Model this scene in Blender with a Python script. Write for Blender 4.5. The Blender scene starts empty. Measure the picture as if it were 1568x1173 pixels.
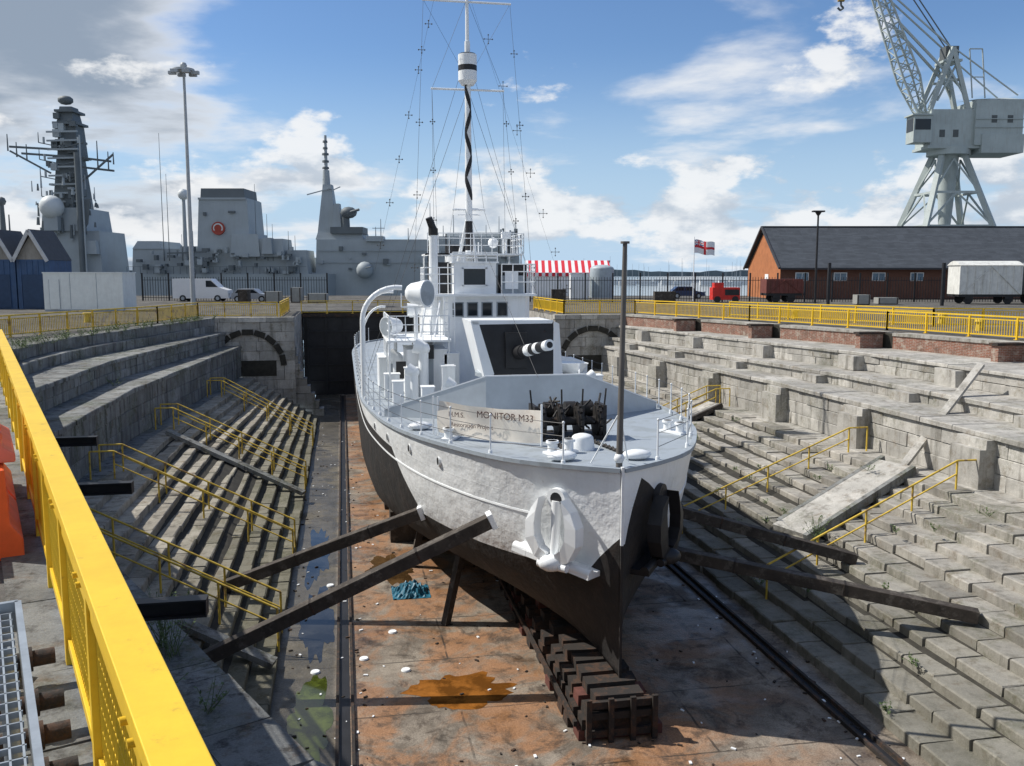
import bpy, math, random
import numpy as np
from mathutils import Vector, Matrix, noise
random.seed(7)
sc=bpy.context.scene
PSI=math.radians(10.5); PHI=math.radians(6.87)
CAM=Vector((0,0,3.1))
Rv=Vector((math.cos(PSI),-math.sin(PSI),0)); Fv=Vector((math.sin(PSI),math.cos(PSI),0))
# ------------------------------------------------------------- mesh builder
class MB:
    def __init__(s): s.v=[];s.f=[];s.m=[];s.t=[];s.sm=[];s.T=None
    def add(s,vs,fs,m=0,tone=None,smooth=False):
        o=len(s.v)
        if tone is None: tone=0.5
        for p in vs:
            p=Vector(p)
            if s.T: p=s.T(p)
            s.v.append(tuple(p))
        for f in fs:
            s.f.append([i+o for i in f]); s.m.append(m); s.t.append(tone); s.sm.append(smooth)
    def box(s,x0,x1,y0,y1,z0,z1,m=0,tone=None,jit=0):
        if x0>x1:x0,x1=x1,x0
        if y0>y1:y0,y1=y1,y0
        P=[(x,y,z) for z in (z0,z1) for y in (y0,y1) for x in (x0,x1)]
        if jit: P=[(a+random.uniform(-jit,jit),b+random.uniform(-jit,jit),c+random.uniform(-jit,jit)) for a,b,c in P]
        s.add(P,[(0,2,3,1),(4,5,7,6),(0,1,5,4),(2,6,7,3),(0,4,6,2),(1,3,7,5)],m,tone)
    def obox(s,c,sx,sy,sz,ang,m=0,tone=None,jit=0):
        ca,sa=math.cos(ang),math.sin(ang);P=[]
        for z in (0,sz):
            for y in (-sy/2,sy/2):
                for x in (-sx/2,sx/2):
                    j=lambda: random.uniform(-jit,jit) if jit else 0
                    P.append((c[0]+x*ca-y*sa+j(),c[1]+x*sa+y*ca+j(),c[2]+z+j()))
        s.add(P,[(0,2,3,1),(4,5,7,6),(0,1,5,4),(2,6,7,3),(0,4,6,2),(1,3,7,5)],m,tone)
    def beam(s,p0,p1,w,h,m=0,up=(0,0,1),tone=None):
        p0=Vector(p0);p1=Vector(p1);d=(p1-p0).normalized();up=Vector(up)
        if abs(d.dot(up))>.98: up=Vector((0,1,0))
        r=d.cross(up).normalized();u=r.cross(d)
        P=[]
        for q in (p0,p1):
            for a,b in ((-1,-1),(1,-1),(1,1),(-1,1)): P.append(q+r*(a*w/2)+u*(b*h/2))
        s.add(P,[(0,1,2,3),(7,6,5,4),(0,4,5,1),(1,5,6,2),(2,6,7,3),(3,7,4,0)],m,tone)
    def cyl(s,p0,p1,r0,r1=None,n=10,m=0,cap=True,tone=None):
        if r1 is None:r1=r0
        p0=Vector(p0);p1=Vector(p1);d=(p1-p0).normalized()
        up=Vector((0,0,1)) if abs(d.z)<.95 else Vector((1,0,0))
        a=d.cross(up).normalized();b=a.cross(d);P=[]
        for q,r in((p0,r0),(p1,r1)):
            for i in range(n):
                t=2*math.pi*i/n;P.append(q+a*(math.cos(t)*r)+b*(math.sin(t)*r))
        s.add(P,[(i,(i+1)%n,n+(i+1)%n,n+i) for i in range(n)],m,tone,smooth=n>6)
        if cap:
            s.add(P,[tuple(range(n))[::-1],tuple(range(n,2*n))],m,tone)
    def path(s,pts,r,n=8,m=0):
        for a,b in zip(pts[:-1],pts[1:]): s.cyl(a,b,r,r,n,m)
    def sphere(s,c,r,m=0,n=12,sc=(1,1,1),zmin=-1):
        P=[];F=[];k=n//2
        for j in range(k+1):
            ph=math.pi*j/k
            for i in range(n):
                t=2*math.pi*i/n
                P.append((c[0]+r*sc[0]*math.sin(ph)*math.cos(t),c[1]+r*sc[1]*math.sin(ph)*math.sin(t),c[2]+r*sc[2]*max(zmin,math.cos(ph))))
        for j in range(k):
            for i in range(n): F.append((j*n+i,(j+1)*n+i,(j+1)*n+(i+1)%n,j*n+(i+1)%n))
        s.add(P,F,m,smooth=True)
    def prism(s,poly,z0,z1,m=0,tone=None,top=None):
        n=len(poly);top=top or poly
        P=[(x,y,z0) for x,y in poly]+[(x,y,z1) for x,y in top]
        s.add(P,[tuple(range(n))[::-1],tuple(range(n,2*n))]+[(i,(i+1)%n,n+(i+1)%n,n+i) for i in range(n)],m,tone)
    def wallpoly(s,pts,y0,y1,m=0):
        n=len(pts);P=[(x,y0,z) for x,z in pts]+[(x,y1,z) for x,z in pts]
        s.add(P,[tuple(range(n)),tuple(range(n,2*n))[::-1]]+[(i,n+i,n+(i+1)%n,(i+1)%n) for i in range(n)],m)
    def obj(s,name,mats,parent=None,bevel=0):
        me=bpy.data.meshes.new(name);me.from_pydata(s.v,[],s.f)
        for mt in mats: me.materials.append(mt)
        me.polygons.foreach_set('material_index',s.m)
        me.polygons.foreach_set('use_smooth',s.sm)
        at=me.attributes.new('tone','FLOAT','FACE');at.data.foreach_set('value',s.t)
        me.update()
        o=bpy.data.objects.new(name,me);sc.collection.objects.link(o)
        if parent: o.parent=parent
        if bevel:
            b=o.modifiers.new('b','BEVEL');b.width=bevel;b.segments=2;b.limit_method='ANGLE'
        return o
def empty(name):
    o=bpy.data.objects.new(name,None);sc.collection.objects.link(o);return o
def W(p): # harbour frame (s,b,z)->world
    return Rv*p[0]+Fv*p[1]+Vector((0,0,p[2]))
# ------------------------------------------------------------- materials
class NT:
    def __init__(s,nt): s.nt=nt
    def n(s,t,**k):
        x=s.nt.nodes.new(t)
        for a,b in k.items(): setattr(x,a,b)
        return x
    def l(s,a,b): s.nt.links.new(a,b)
    def math(s,op,a,b=None,clamp=False):
        x=s.nt.nodes.new('ShaderNodeMath');x.operation=op;x.use_clamp=clamp
        for i,v in enumerate((a,b)):
            if v is None: continue
            if isinstance(v,(int,float)): x.inputs[i].default_value=v
            else: s.l(v,x.inputs[i])
        return x.outputs[0]
    def mix(s,f,a,b,bt='MIX'):
        x=s.nt.nodes.new('ShaderNodeMix');x.data_type='RGBA';x.blend_type=bt
        for sock,v in ((x.inputs[0],f),(x.inputs[6],a),(x.inputs[7],b)):
            if isinstance(v,(int,float)): sock.default_value=v
            elif isinstance(v,(tuple,list)): sock.default_value=(*v[:3],1)
            else: s.l(v,sock)
        return x.outputs[2]
    def noise(s,vec,scale,detail=4,rough=.55,sc3=None,dist=0):
        if sc3:
            mp=s.n('ShaderNodeMapping');mp.inputs['Scale'].default_value=sc3;s.l(vec,mp.inputs[0]);vec=mp.outputs[0]
        x=s.n('ShaderNodeTexNoise');x.inputs['Scale'].default_value=scale;x.inputs['Detail'].default_value=detail
        x.inputs['Roughness'].default_value=rough;x.inputs['Distortion'].default_value=dist;s.l(vec,x.inputs['Vector']);return x.outputs['Fac']
    def ramp(s,v,a,b):
        x=s.n('ShaderNodeMapRange');x.inputs[1].default_value=a;x.inputs[2].default_value=b;x.interpolation_type='SMOOTHSTEP';s.l(v,x.inputs[0]);return x.outputs[0]
    def step(s,v,a): return s.math('GREATER_THAN',v,a)
def newmat(name):
    m=bpy.data.materials.new(name);m.use_nodes=True;nt=m.node_tree;b=nt.nodes['Principled BSDF'];N=NT(nt)
    pos=N.n('ShaderNodeNewGeometry').outputs['Position'];return m,N,b,pos
def M(name,c,rough=.6,var=.12,scale=2.5,bump=0,metal=0,c2=None,amt=.5,c2s=1.2,streak=0,scol=(.08,.06,.04),tone=0,spec=.4):
    m,N,b,pos=newmat(name)
    n1=N.noise(pos,scale,5,.65)
    col=N.mix(N.ramp(n1,.25,.75),[x*(1-var) for x in c],[min(1,x*(1+var)) for x in c])
    if c2:
        n2=N.noise(pos,c2s,7,.7);lo=.62-.3*amt
        col=N.mix(N.ramp(n2,lo,lo+.14),col,c2)
    if streak:
        n3=N.noise(pos,1,6,.7,sc3=(3.5,3.5,.35))
        col=N.mix(N.math('MULTIPLY',N.ramp(n3,.48,.72),streak),col,scol)
    if tone:
        at=N.n('ShaderNodeAttribute',attribute_name='tone')
        f=N.math('ADD',N.math('MULTIPLY',at.outputs['Fac'],tone*2),1-tone)
        cb=N.n('ShaderNodeCombineXYZ')
        for i in range(3):N.l(f,cb.inputs[i])
        col=N.mix(1.0,col,cb.outputs[0],'MULTIPLY')
    N.l(col,b.inputs['Base Color']);b.inputs['Roughness'].default_value=rough;b.inputs['Metallic'].default_value=metal
    b.inputs['Specular IOR Level'].default_value=spec
    if bump:
        bn=N.n('ShaderNodeBump');bn.inputs['Strength'].default_value=bump;bn.inputs['Distance'].default_value=.03
        N.l(N.noise(pos,scale*7,6,.7),bn.inputs['Height']);N.l(bn.outputs[0],b.inputs['Normal'])
    return m
def stone_mat(name,c,dark,moss=.3,brown=(.16,.11,.07),streak=.75,bamt=.7,lo=.5,var=.28,damp=0):
    m,N,b,pos=newmat(name)
    n1=N.noise(pos,.9,6,.7);col=N.mix(N.ramp(n1,.3,.7),[x*(1-var) for x in c],[x*1.12 for x in c])
    at=N.n('ShaderNodeAttribute',attribute_name='tone')
    f=N.math('ADD',N.math('MULTIPLY',at.outputs['Fac'],.6),.7)
    cb=N.n('ShaderNodeCombineXYZ')
    for i in range(3):N.l(f,cb.inputs[i])
    col=N.mix(1.0,col,cb.outputs[0],'MULTIPLY')
    col=N.mix(N.math('MULTIPLY',N.ramp(N.noise(pos,2.2,7,.75),lo,lo+.2),bamt),col,brown)
    n3=N.noise(pos,1,7,.72,sc3=(2.6,2.6,.28));col=N.mix(N.math('MULTIPLY',N.ramp(n3,lo-.02,lo+.18),streak),col,dark)
    n4=N.noise(pos,.55,4,.6);n5=N.noise(pos,9,4,.7)
    col=N.mix(N.math('MULTIPLY',N.math('MULTIPLY',N.ramp(n4,.47,.65),N.ramp(n5,.4,.6)),moss),col,(.075,.095,.03))
    if damp: # lower courses stained by standing water
        sx=N.n('ShaderNodeSeparateXYZ');N.l(pos,sx.inputs[0])
        dz=N.ramp(N.math('ADD',N.math('MULTIPLY',sx.outputs[2],-1),N.math('MULTIPLY',n1,1.6)),5.6,7.6)
        col=N.mix(N.math('MULTIPLY',dz,damp),col,(.08,.08,.045))
    n6=N.noise(pos,38,3,.7);col=N.mix(N.ramp(n6,.35,.75),N.mix(1.0,col,(.78,.78,.78),'MULTIPLY'),col)
    N.l(col,b.inputs['Base Color']);b.inputs['Roughness'].default_value=.88;b.inputs['Specular IOR Level'].default_value=.2
    bn=N.n('ShaderNodeBump');bn.inputs['Strength'].default_value=.65;bn.inputs['Distance'].default_value=.045
    N.l(N.noise(pos,7,8,.75),bn.inputs['Height']);N.l(bn.outputs[0],b.inputs['Normal'])
    return m
STONE=stone_mat('granite_grey',(.27,.275,.265),(.05,.045,.04),moss=.55,streak=.85)
STONE_R=stone_mat('granite_light',(.50,.48,.44),(.12,.11,.09),moss=.3,streak=.6,brown=(.24,.18,.12),bamt=.55,lo=.50,var=.25)
STEP_R=stone_mat('step_granite_light',(.43,.405,.36),(.09,.085,.07),moss=.4,streak=.45,brown=(.18,.125,.08),bamt=.6,lo=.50,var=.28,damp=.45)
STEP_L=stone_mat('step_stone',(.43,.395,.33),(.06,.05,.04),moss=.45,brown=(.20,.13,.08),streak=.55,bamt=.65,lo=.50,damp=.65)
BACK=M('joint_dark_recess_shade',(.04,.037,.03),.95,.3,3)
def brick_mat():
    m,N,b,pos=newmat('red_brick')
    sx=N.n('ShaderNodeSeparateXYZ');N.l(pos,sx.inputs[0]);cb=N.n('ShaderNodeCombineXYZ')
    N.l(N.math('ADD',sx.outputs[0],sx.outputs[1]),cb.inputs[0]);N.l(sx.outputs[2],cb.inputs[1])
    t=N.n('ShaderNodeTexBrick');N.l(cb.outputs[0],t.inputs[0])
    t.inputs['Color1'].default_value=(.27,.10,.06,1);t.inputs['Color2'].default_value=(.19,.08,.05,1);t.inputs['Mortar'].default_value=(.32,.28,.24,1)
    t.inputs['Scale'].default_value=1;t.inputs['Brick Width'].default_value=.23;t.inputs['Row Height'].default_value=.075;t.inputs['Mortar Size'].default_value=.009
    col=N.mix(N.math('MULTIPLY',N.ramp(N.noise(pos,1.5,6,.7),.45,.7),.65),t.outputs[0],(.09,.06,.045))
    col=N.mix(N.math('MULTIPLY',N.ramp(N.noise(pos,3.2,6,.7),.5,.66),.6),col,(.42,.38,.32))
    N.l(col,b.inputs['Base Color']);b.inputs['Roughness'].default_value=.9;return m
BRICK=brick_mat()
YEL=M('yellow_paint',(.80,.52,.03),.42,.08,3,bump=.06,c2=(.5,.30,.04),amt=.12,c2s=5)
YELF=M('yellow_paint_worn',(.62,.43,.06),.6,.2,2,c2=(.25,.15,.06),amt=.35,c2s=2.5)
WHITE=M('white_paint',(.84,.86,.87),.45,.04,1.2,streak=.15,scol=(.4,.36,.32),bump=.04)
DECK=M('deck_grey',(.33,.37,.41),.6,.1,1.2,c2=(.27,.30,.32),amt=.5)
BLACK=M('black_paint',(.018,.018,.02),.5,.3,2)
WOOD=M('shore_timber',(.052,.042,.034),.8,.4,2,bump=.5,c2=(.11,.095,.08),amt=.4,c2s=3)
RUST=M('rusty_iron',(.10,.055,.035),.85,.4,3,bump=.5,c2=(.03,.025,.022),amt=.8,c2s=3)
REDP=M('faded_red',(.12,.045,.035),.8,.3,3,bump=.2)
GLASS=M('dark_glass',(.02,.025,.03),.1,.1,1)
GALV=M('galvanised_steel',(.42,.46,.5),.4,.15,8,metal=.6)
def ground_mat():
    m,N,b,pos=newmat('quay_concrete')
    col=N.mix(N.ramp(N.noise(pos,.35,7,.7),.3,.7),(.11,.105,.10),(.22,.21,.195))
    col=N.mix(N.math('MULTIPLY',N.ramp(N.noise(pos,1.1,6,.7),.5,.62),.6),col,(.06,.065,.04))
    col=N.mix(N.ramp(N.noise(pos,60,3,.8),.35,.7),N.mix(1.0,col,(.55,.55,.55),'MULTIPLY'),col)
    N.l(col,b.inputs['Base Color']);b.inputs['Roughness'].default_value=.95;b.inputs['Specular IOR Level'].default_value=.15;return m
GROUND=ground_mat()
# ------------------------------------------------------------- dock plan
FZ=-7.1; LZ=-4.1
def lerp(a,b,t): return a+(b-a)*t
def pl(xs,ys): return lambda y: float(np.interp(y,xs,ys))
XL=pl([-10,0,28,41,46,60,66],[4.57,.95,-9.2,-13.6,-13.4,-10.4,-9.0])   # coping left
XR=pl([-10,5,35,45,55,66],[30.5,30.5,29.8,27.6,24.6,21.2])
LA2=pl([28,41,46,66],[-11.6,-12.7,-12.5,-8.8])
LB=pl([26,45,66],[-10.9,-10.8,-8.1]); LC=pl([20,42,66],[-9.3,-9.2,-7.1]); LE=pl([20,42,66],[-7.8,-7.7,-6.0])
RT1=pl([-5,40,66],[26.8,25.4,20.3]); RTM=pl([-5,40,66],[24.3,23.4,19.7]); RT2=pl([-5,42,66],[21.6,21.2,19.1]); RE=pl([-5,42,66],[19.6,19.5,18.0])
YS=-3.0;YE=66.0;YG=78.0
g=MB()
ys=[-3,0,4,8,12,16,20,24,28,32,36,41,46,50,55,60,66]
for a,b in zip(ys[:-1],ys[1:]):
    g.add([(-900,a,0),(XL(a),a,0),(XL(b),b,0),(-900,b,0)],[(0,1,2,3)])
    g.add([(XR(a),a,0),(900,a,0),(900,b,0),(XR(b),b,0)],[(0,1,2,3)])
g.add([(-900,-60,0),(900,-60,0),(900,YS,0),(-900,YS,0)],[(0,1,2,3)])
g.add([(-900,YE,0),(-3.4,YE,0),(-3.4,YG,0),(-900,YG,0)],[(0,1,2,3)])
g.add([(15.5,YE,0),(900,YE,0),(900,YG,0),(15.5,YG,0)],[(0,1,2,3)])
q0=W((-900,128,0));q1=W((60,128,0));q2=W((300,420,0))
g.add([(-900,YG,0),(900,YG,0),(900,160,0),(q2.x,q2.y,0),(q1.x,q1.y,0),(q0.x,q0.y,0)],[(0,1,2,3,4,5)])
g.obj('ground',[GROUND])
wm,N,b,pos=newmat('harbour_water')
b.inputs['Base Color'].default_value=(.05,.075,.085,1);b.inputs['Roughness'].default_value=.12
bn=N.n('ShaderNodeBump');bn.inputs['Strength'].default_value=.5;N.l(N.noise(pos,.8,5,.6),bn.inputs['Height']);N.l(bn.outputs[0],b.inputs['Normal'])
w=MB();w.add([(-6000,80,-2.6),(6000,80,-2.6),(6000,9000,-2.6),(-6000,9000,-2.6)],[(0,1,2,3)]);w.obj('water',[wm])
# ---- floor material
fm,N,b,pos=newmat('dock_floor')
sx=N.n('ShaderNodeSeparateXYZ');N.l(pos,sx.inputs[0]);X=sx.outputs[0]
col=N.mix(N.ramp(N.noise(pos,.8,7,.7),.3,.7),(.16,.13,.10),(.38,.33,.27))
orange=N.math('MULTIPLY',N.ramp(N.noise(pos,.42,7,.68,dist=.8),.42,.58),N.math('MULTIPLY',N.ramp(X,-.4,.4),N.math('SUBTRACT',1,N.ramp(X,6.5,12))))
col=N.mix(N.math('MULTIPLY',orange,.78),col,(.42,.20,.085))
col=N.mix(N.math('MULTIPLY',N.ramp(N.noise(pos,1.5,9,.78,dist=.5),.48,.64),.8),col,(.065,.045,.032))
col=N.mix(N.math('MULTIPLY',N.ramp(N.noise(pos,.9,8,.7,sc3=(1.6,.5,1)),.55,.68),.6),col,(.05,.04,.03))
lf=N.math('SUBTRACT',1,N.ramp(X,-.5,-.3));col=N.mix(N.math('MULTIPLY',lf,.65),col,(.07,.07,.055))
dstv=N.n('ShaderNodeVectorMath',operation='ADD');nv=N.n('ShaderNodeTexNoise');nv.inputs['Scale'].default_value=1.2;N.l(pos,nv.inputs['Vector'])
nsc=N.n('ShaderNodeVectorMath',operation='SCALE');N.l(nv.outputs['Color'],nsc.inputs[0]);nsc.inputs['Scale'].default_value=.12;N.l(pos,dstv.inputs[0]);N.l(nsc.outputs[0],dstv.inputs[1])
tb=N.n('ShaderNodeTexBrick');N.l(dstv.outputs[0],tb.inputs[0]);tb.inputs['Scale'].default_value=1;tb.inputs['Brick Width'].default_value=5.2;tb.inputs['Row Height'].default_value=2.9;tb.inputs['Mortar Size'].default_value=.028
jn_=N.math('MULTIPLY',tb.outputs['Fac'],N.ramp(N.noise(pos,1.1,4,.6),.35,.6))
col=N.mix(N.math('MULTIPLY',jn_,.8),col,(.04,.03,.022))
col=N.mix(N.ramp(N.noise(pos,28,4,.8),.35,.7),N.mix(1.0,col,(.62,.6,.57),'MULTIPLY'),col)
N.l(col,b.inputs['Base Color'])
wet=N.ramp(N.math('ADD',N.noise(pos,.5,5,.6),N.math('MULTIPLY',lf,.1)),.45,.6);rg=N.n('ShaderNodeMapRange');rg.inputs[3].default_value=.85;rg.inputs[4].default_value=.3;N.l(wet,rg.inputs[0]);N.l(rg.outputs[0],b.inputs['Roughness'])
bn=N.n('ShaderNodeBump');bn.inputs['Strength'].default_value=.5;bn.inputs['Distance'].default_value=.04;N.l(N.noise(pos,9,7,.7),bn.inputs['Height']);N.l(bn.outputs[0],b.inputs['Normal'])
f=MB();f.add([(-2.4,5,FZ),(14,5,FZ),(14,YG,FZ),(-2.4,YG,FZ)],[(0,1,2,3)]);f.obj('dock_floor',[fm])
gt=MB()
for x in (-.33,.02): gt.box(x-.035,x+.035,9,77,FZ,FZ+.09,0)
gt.box(-.27,-.04,9,77,FZ+.001,FZ+.006,1)
for x in (11.0,11.3): gt.box(x-.04,x+.04,9,77,FZ,FZ+.1,0)
gt.box(11.05,11.25,9,77,FZ+.001,FZ+.006,1)
gt.obj('drain_channel',[RUST,BLACK])
# ------------------------------------------------------------- stonework
def blocks_y(mb,xf,y0,y1,z0,z1,depth,side,length=1.5,m=0,jit=.02,gap=.02,tv=1.0,rand=.03):
    y=y0+random.uniform(0,.2)-length*random.random()
    while y<y1:
        L=length*random.uniform(.7,1.35);a=max(y,y0);c=min(y+L,y1)
        if c-a>.15:
            xa=xf(a);xc=xf(c);o=random.uniform(-rand,rand);dz=random.uniform(-.5,.5)*rand
            t=min(1,max(0,random.gauss(.5,.22*tv)))
            P=[(xa+o,a+gap,z0),(xa+side*depth,a+gap,z0),(xc+o,c-gap,z0),(xc+side*depth,c-gap,z0)]
            ch=.03
            Q=[(xa+o,a+gap,z1-ch+dz),(xa+side*depth,a+gap,z1+dz),(xc+o,c-gap,z1-ch+dz),(xc+side*depth,c-gap,z1+dz)]
            T=[(xa+o+side*ch,a+gap+.01,z1+dz),(xc+o+side*ch,c-gap-.01,z1+dz)]
            j=lambda p:(p[0]+random.uniform(-jit,jit),p[1]+random.uniform(-jit,jit),p[2]+random.uniform(-jit,jit)*.5)
            V=[j(p) for p in P+Q+T]
            mb.add(V,[(0,2,6,4),(4,6,9,8),(8,9,7,5),(0,4,8,5,1),(2,3,7,9,6)],m,t)
        y+=L
L=MB()
nL=11
def yst(x): return max(8.5,10.9-2.02*x)
rise=(LZ-FZ)/nL
for k in range(nL):
    e0=-1.9
    xf=lambda y,k=k:lerp(e0,LE(y),k/(nL-1))
    blocks_y(L,xf,yst(lerp(e0,-7.8,k/(nL-1))),YE-1.0,FZ+rise*k-.1,FZ+rise*(k+1),.75,-1,1.35,0,.012,.015,1.1,.03)
L.obj('dock_steps',[STEP_L])
Rr=MB();nR=11;rr=(LZ-FZ)/nR
for k in range(nR):
    xf=lambda y,k=k:lerp(11.9,RE(y),k/(nR-1))
    blocks_y(Rr,xf,5,YE-1,FZ+rr*k-.1,FZ+rr*(k+1),.95,1,1.2,0,.015,.03,1.2,.05)
Rr.obj('dock_steps.001',[STEP_R])
bk=MB()
bk.add([(-2.0,8,FZ),(-2.0,YE,FZ),(LE(66)-1,YE,LZ-.2),(-8.8,8,LZ-.2)],[(0,1,2,3)])
bk.add([(12,4,FZ),(12,YE,FZ),(RE(66)+1,YE,LZ-.2),(20.5,4,LZ-.2)],[(0,3,2,1)])
bk.obj('dock_wall_backing',[BACK])
wl=MB()
blocks_y(wl,lambda y:LE(y)-.72,26,YE-1,LZ-.3,LZ+.0,1.9,-1,1.8,0)
for i in range(3):
    z0=LZ+i*.66;blocks_y(wl,lambda y:LC(y),25,YE,z0+.008,z0+.66-.012,.7,-1,1.7,0,.012,.012,.9,.02)
blocks_y(wl,lambda y:LC(y)+.09,25,YE,-2.12,-1.93,2.6,-1,2.0,0,.01,.012,.9,.02)
for z0,z1 in((-1.93,-1.52),(-1.52,-1.12)): blocks_y(wl,LB,28,YE,z0+.006,z1-.008,.8,-1,1.6,0,.012,.012,.9,.02)
blocks_y(wl,lambda y:LB(y)+.08,28,YE,-1.12,-.96,2.6,-1,2.0,0,.01,.012,.9,.02)
blocks_y(wl,LA2,32,YE,-.96,-.5,1.4,-1,1.6,0,.012,.012,.9,.02)
blocks_y(wl,lambda y:XL(y)+.25,40,YE,-.5,.03,.8,-1,1.6,0,.012,.012,.9,.02)
wl.obj('dock_wall',[STONE])
wr=MB()
blocks_y(wr,lambda y:RE(y)+.85,2,YE-1,LZ-.3,LZ+.0,1.8,1,1.8,0)
for i in range(3):
    z0=LZ+i*.56;blocks_y(wr,RT2,-3,YE,z0+.008,z0+.56-.012,.8,1,1.9,0,.012,.014,.9,.02)
blocks_y(wr,lambda y:RT2(y)-.12,-3,YE,-2.42,-2.24,3.4,1,2.0,0,.01,.012,.8,.02)
blocks_y(wr,RTM,-3,YE,-2.24,-1.84,.9,1,1.7,0,.012,.014,.9,.02)
blocks_y(wr,lambda y:RTM(y)-.1,-3,YE,-1.84,-1.66,3.2,1,1.9,0,.01,.012,.8,.02)
for z0,z1 in((-1.66,-1.28),(-1.28,-.92)):
    blocks_y(wr,RT1,-3,YE,z0+.008,z1-.01,.9,1,1.6,0,.012,.014,.9,.02)
blocks_y(wr,lambda y:RT1(y)-.08,-3,YE,-.92,-.78,4.0,1,1.8,0,.01,.012,.8,.02)
for y in (6,14,21.5,27.2,34.5,41.5,48.5,55.5,62):
    x=RT2(y);wr.box(x-.6,x+.3,y-.75,y+.75,LZ-.02,-2.75,0,.45,.02);wr.box(x-.35,x+.3,y-.75,y+.75,-2.75,-2.44,0,.7,.02)
    x=RTM(y);wr.box(x-.5,x+.3,y-.7,y+.7,-2.24,-1.86,0,.5,.02)
    x=RT1(y);wr.box(x-.45,x+.3,y-.7,y+.7,-1.66,-.95,0,.6,.02)
wr.obj('dock_wall.001',[STONE_R])
bw=MB()
edges=[-3,8,18,25.5,34.5,42.5,50.5,57.5,66]
for a,c in zip(edges[:-1],edges[1:]):
    n=4
    for i in range(n):
        ya=lerp(a+1.0,c,i/n);yc=lerp(a+1.0,c,(i+1)/n)
        xa,xc=XR(ya)-.3,XR(yc)-.3
        bw.add([(xa,ya,-.8),(xc,yc,-.8),(xc,yc,-.1),(xa,ya,-.1),(xa+1,ya,-.8),(xc+1,yc,-.8),(xc+1,yc,-.1),(xa+1,ya,-.1)],[(0,3,2,1),(3,7,6,2),(0,4,7,3),(1,2,6,5)],0)
        bw.add([(xa-.06,ya+.01,-.1),(xc-.06,yc-.01,-.1),(xc-.06,yc-.01,.05),(xa-.06,ya+.01,.05),(xa+.9,ya+.01,-.1),(xc+.9,yc-.01,-.1),(xc+.9,yc-.01,.05),(xa+.9,ya+.01,.05)],[(0,3,2,1),(3,7,6,2),(0,4,7,3),(1,2,6,5),(0,1,5,4)],1,.4)
    x=XR(a+.5);bw.box(x+.7,x+.9,a,a+1,-.8,.03,2)
    x=XR(a+1);bw.box(x-1.5,x-.2,a+.7,a+1.15,-.8,-.05,0);bw.box(x-1.6,x-.1,a+.65,a+1.2,-.05,.06,2)
bw.obj('brick_parapet',[BRICK,STONE_R,RUST])
nw=MB()
def segwall(mb,pts,z0,z1,thick,course,length,m=0,side=1):
    nz=max(1,round((z1-z0)/course))
    for (ax,ay),(bx,by) in zip(pts[:-1],pts[1:]):
        d=Vector((bx-ax,by-ay,0));Ln=d.length;ang=math.atan2(d.y,d.x);d.normalize();nn=Vector((-d.y,d.x,0))*side
        for i in range(nz):
            s0=-random.random()*length
            while s0<Ln:
                l=length*random.uniform(.7,1.3);a=max(0,s0);c=min(Ln,s0+l)
                if c-a>.1:
                    mid=Vector((ax,ay,0))+d*((a+c)/2)+nn*(thick/2+random.uniform(-.02,.02));h=(z1-z0)/nz
                    mb.obox((mid.x,mid.y,z0+i*h+.008),c-a-.025,thick,h-.016,ang,m,min(1,max(0,random.gauss(.5,.2))),.01)
                s0+=l
segwall(nw,[(XL(28),28),(XL(-3),-3)],-3.6,-.25,.5,.55,1.4,0,-1)
segwall(nw,[(XL(28)+.08,28),(XL(-3)+.08,-3)],-.25,.04,.9,.3,1.6,0,-1)
edge=[(-8.2,27.4),(-5.6,22.2),(-2.3,15.6),(-.6,12.2),(1.6,9.9),(5,8.4),(11,7.2),(20,6.5),(31,6.5)]
segwall(nw,edge,FZ,-3.95,.5,.5,1.3,0,-1)
segwall(nw,[(x+.06,y+.06) for x,y in edge],-3.95,-3.6,1.1,.35,1.2,0,-1)
P=[(x-.35,y-.35,-3.62) for x,y in edge]+[(31,-3,-3.62),(XL(-3)-.2,-3,-3.62),(XL(27.4)-.2,27.4,-3.62)]
nw.add(P,[tuple(range(len(P)))],0,.3)
nw.box(1.5,31,-3.5,-3,-3.7,-.02,0,.4)
nw.obj('dock_head_wall',[STONE])
bb=MB()
for a,c in zip(ys[7:-1],ys[8:]):
    bb.add([(LC(a)-.5,a,LZ-.3),(LC(c)-.5,c,LZ-.3),(LC(c)-.5,c,-2.05),(LC(a)-.5,a,-2.05)],[(0,1,2,3)])
    if a>=28:
        bb.add([(LC(a)-.5,a,-2.05),(LC(c)-.5,c,-2.05),(XL(c)-1,c,-2.05),(XL(a)-1,a,-2.05)],[(0,1,2,3)])
        bb.add([(LB(a)-.5,a,-2.05),(LB(c)-.5,c,-2.05),(LB(c)-.5,c,-.98),(LB(a)-.5,a,-.98)],[(0,1,2,3)])
    bb.add([(XL(a)-.15,a,-1.8),(XL(c)-.15,c,-1.8),(XL(c)-.15,c,-.005),(XL(a)-.15,a,-.005)],[(0,1,2,3)])
for a,c in zip(ys[:-1],ys[1:]):
    bb.add([(RT2(a)+.5,a,LZ-.3),(RT2(c)+.5,c,LZ-.3),(RT2(c)+.5,c,-2.3),(RT2(a)+.5,a,-2.3)],[(0,1,2,3)])
    bb.add([(RTM(a)+.6,a,-2.3),(RTM(c)+.6,c,-2.3),(RTM(c)+.6,c,-1.7),(RTM(a)+.6,a,-1.7)],[(0,1,2,3)])
    bb.add([(RT1(a)+.6,a,-1.7),(RT1(c)+.6,c,-1.7),(RT1(c)+.6,c,-.82),(RT1(a)+.6,a,-.82)],[(0,1,2,3)])
    bb.add([(XR(a),a,-1),(XR(c),c,-1),(XR(c),c,-.006),(XR(a),a,-.006)],[(0,1,2,3)])
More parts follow.
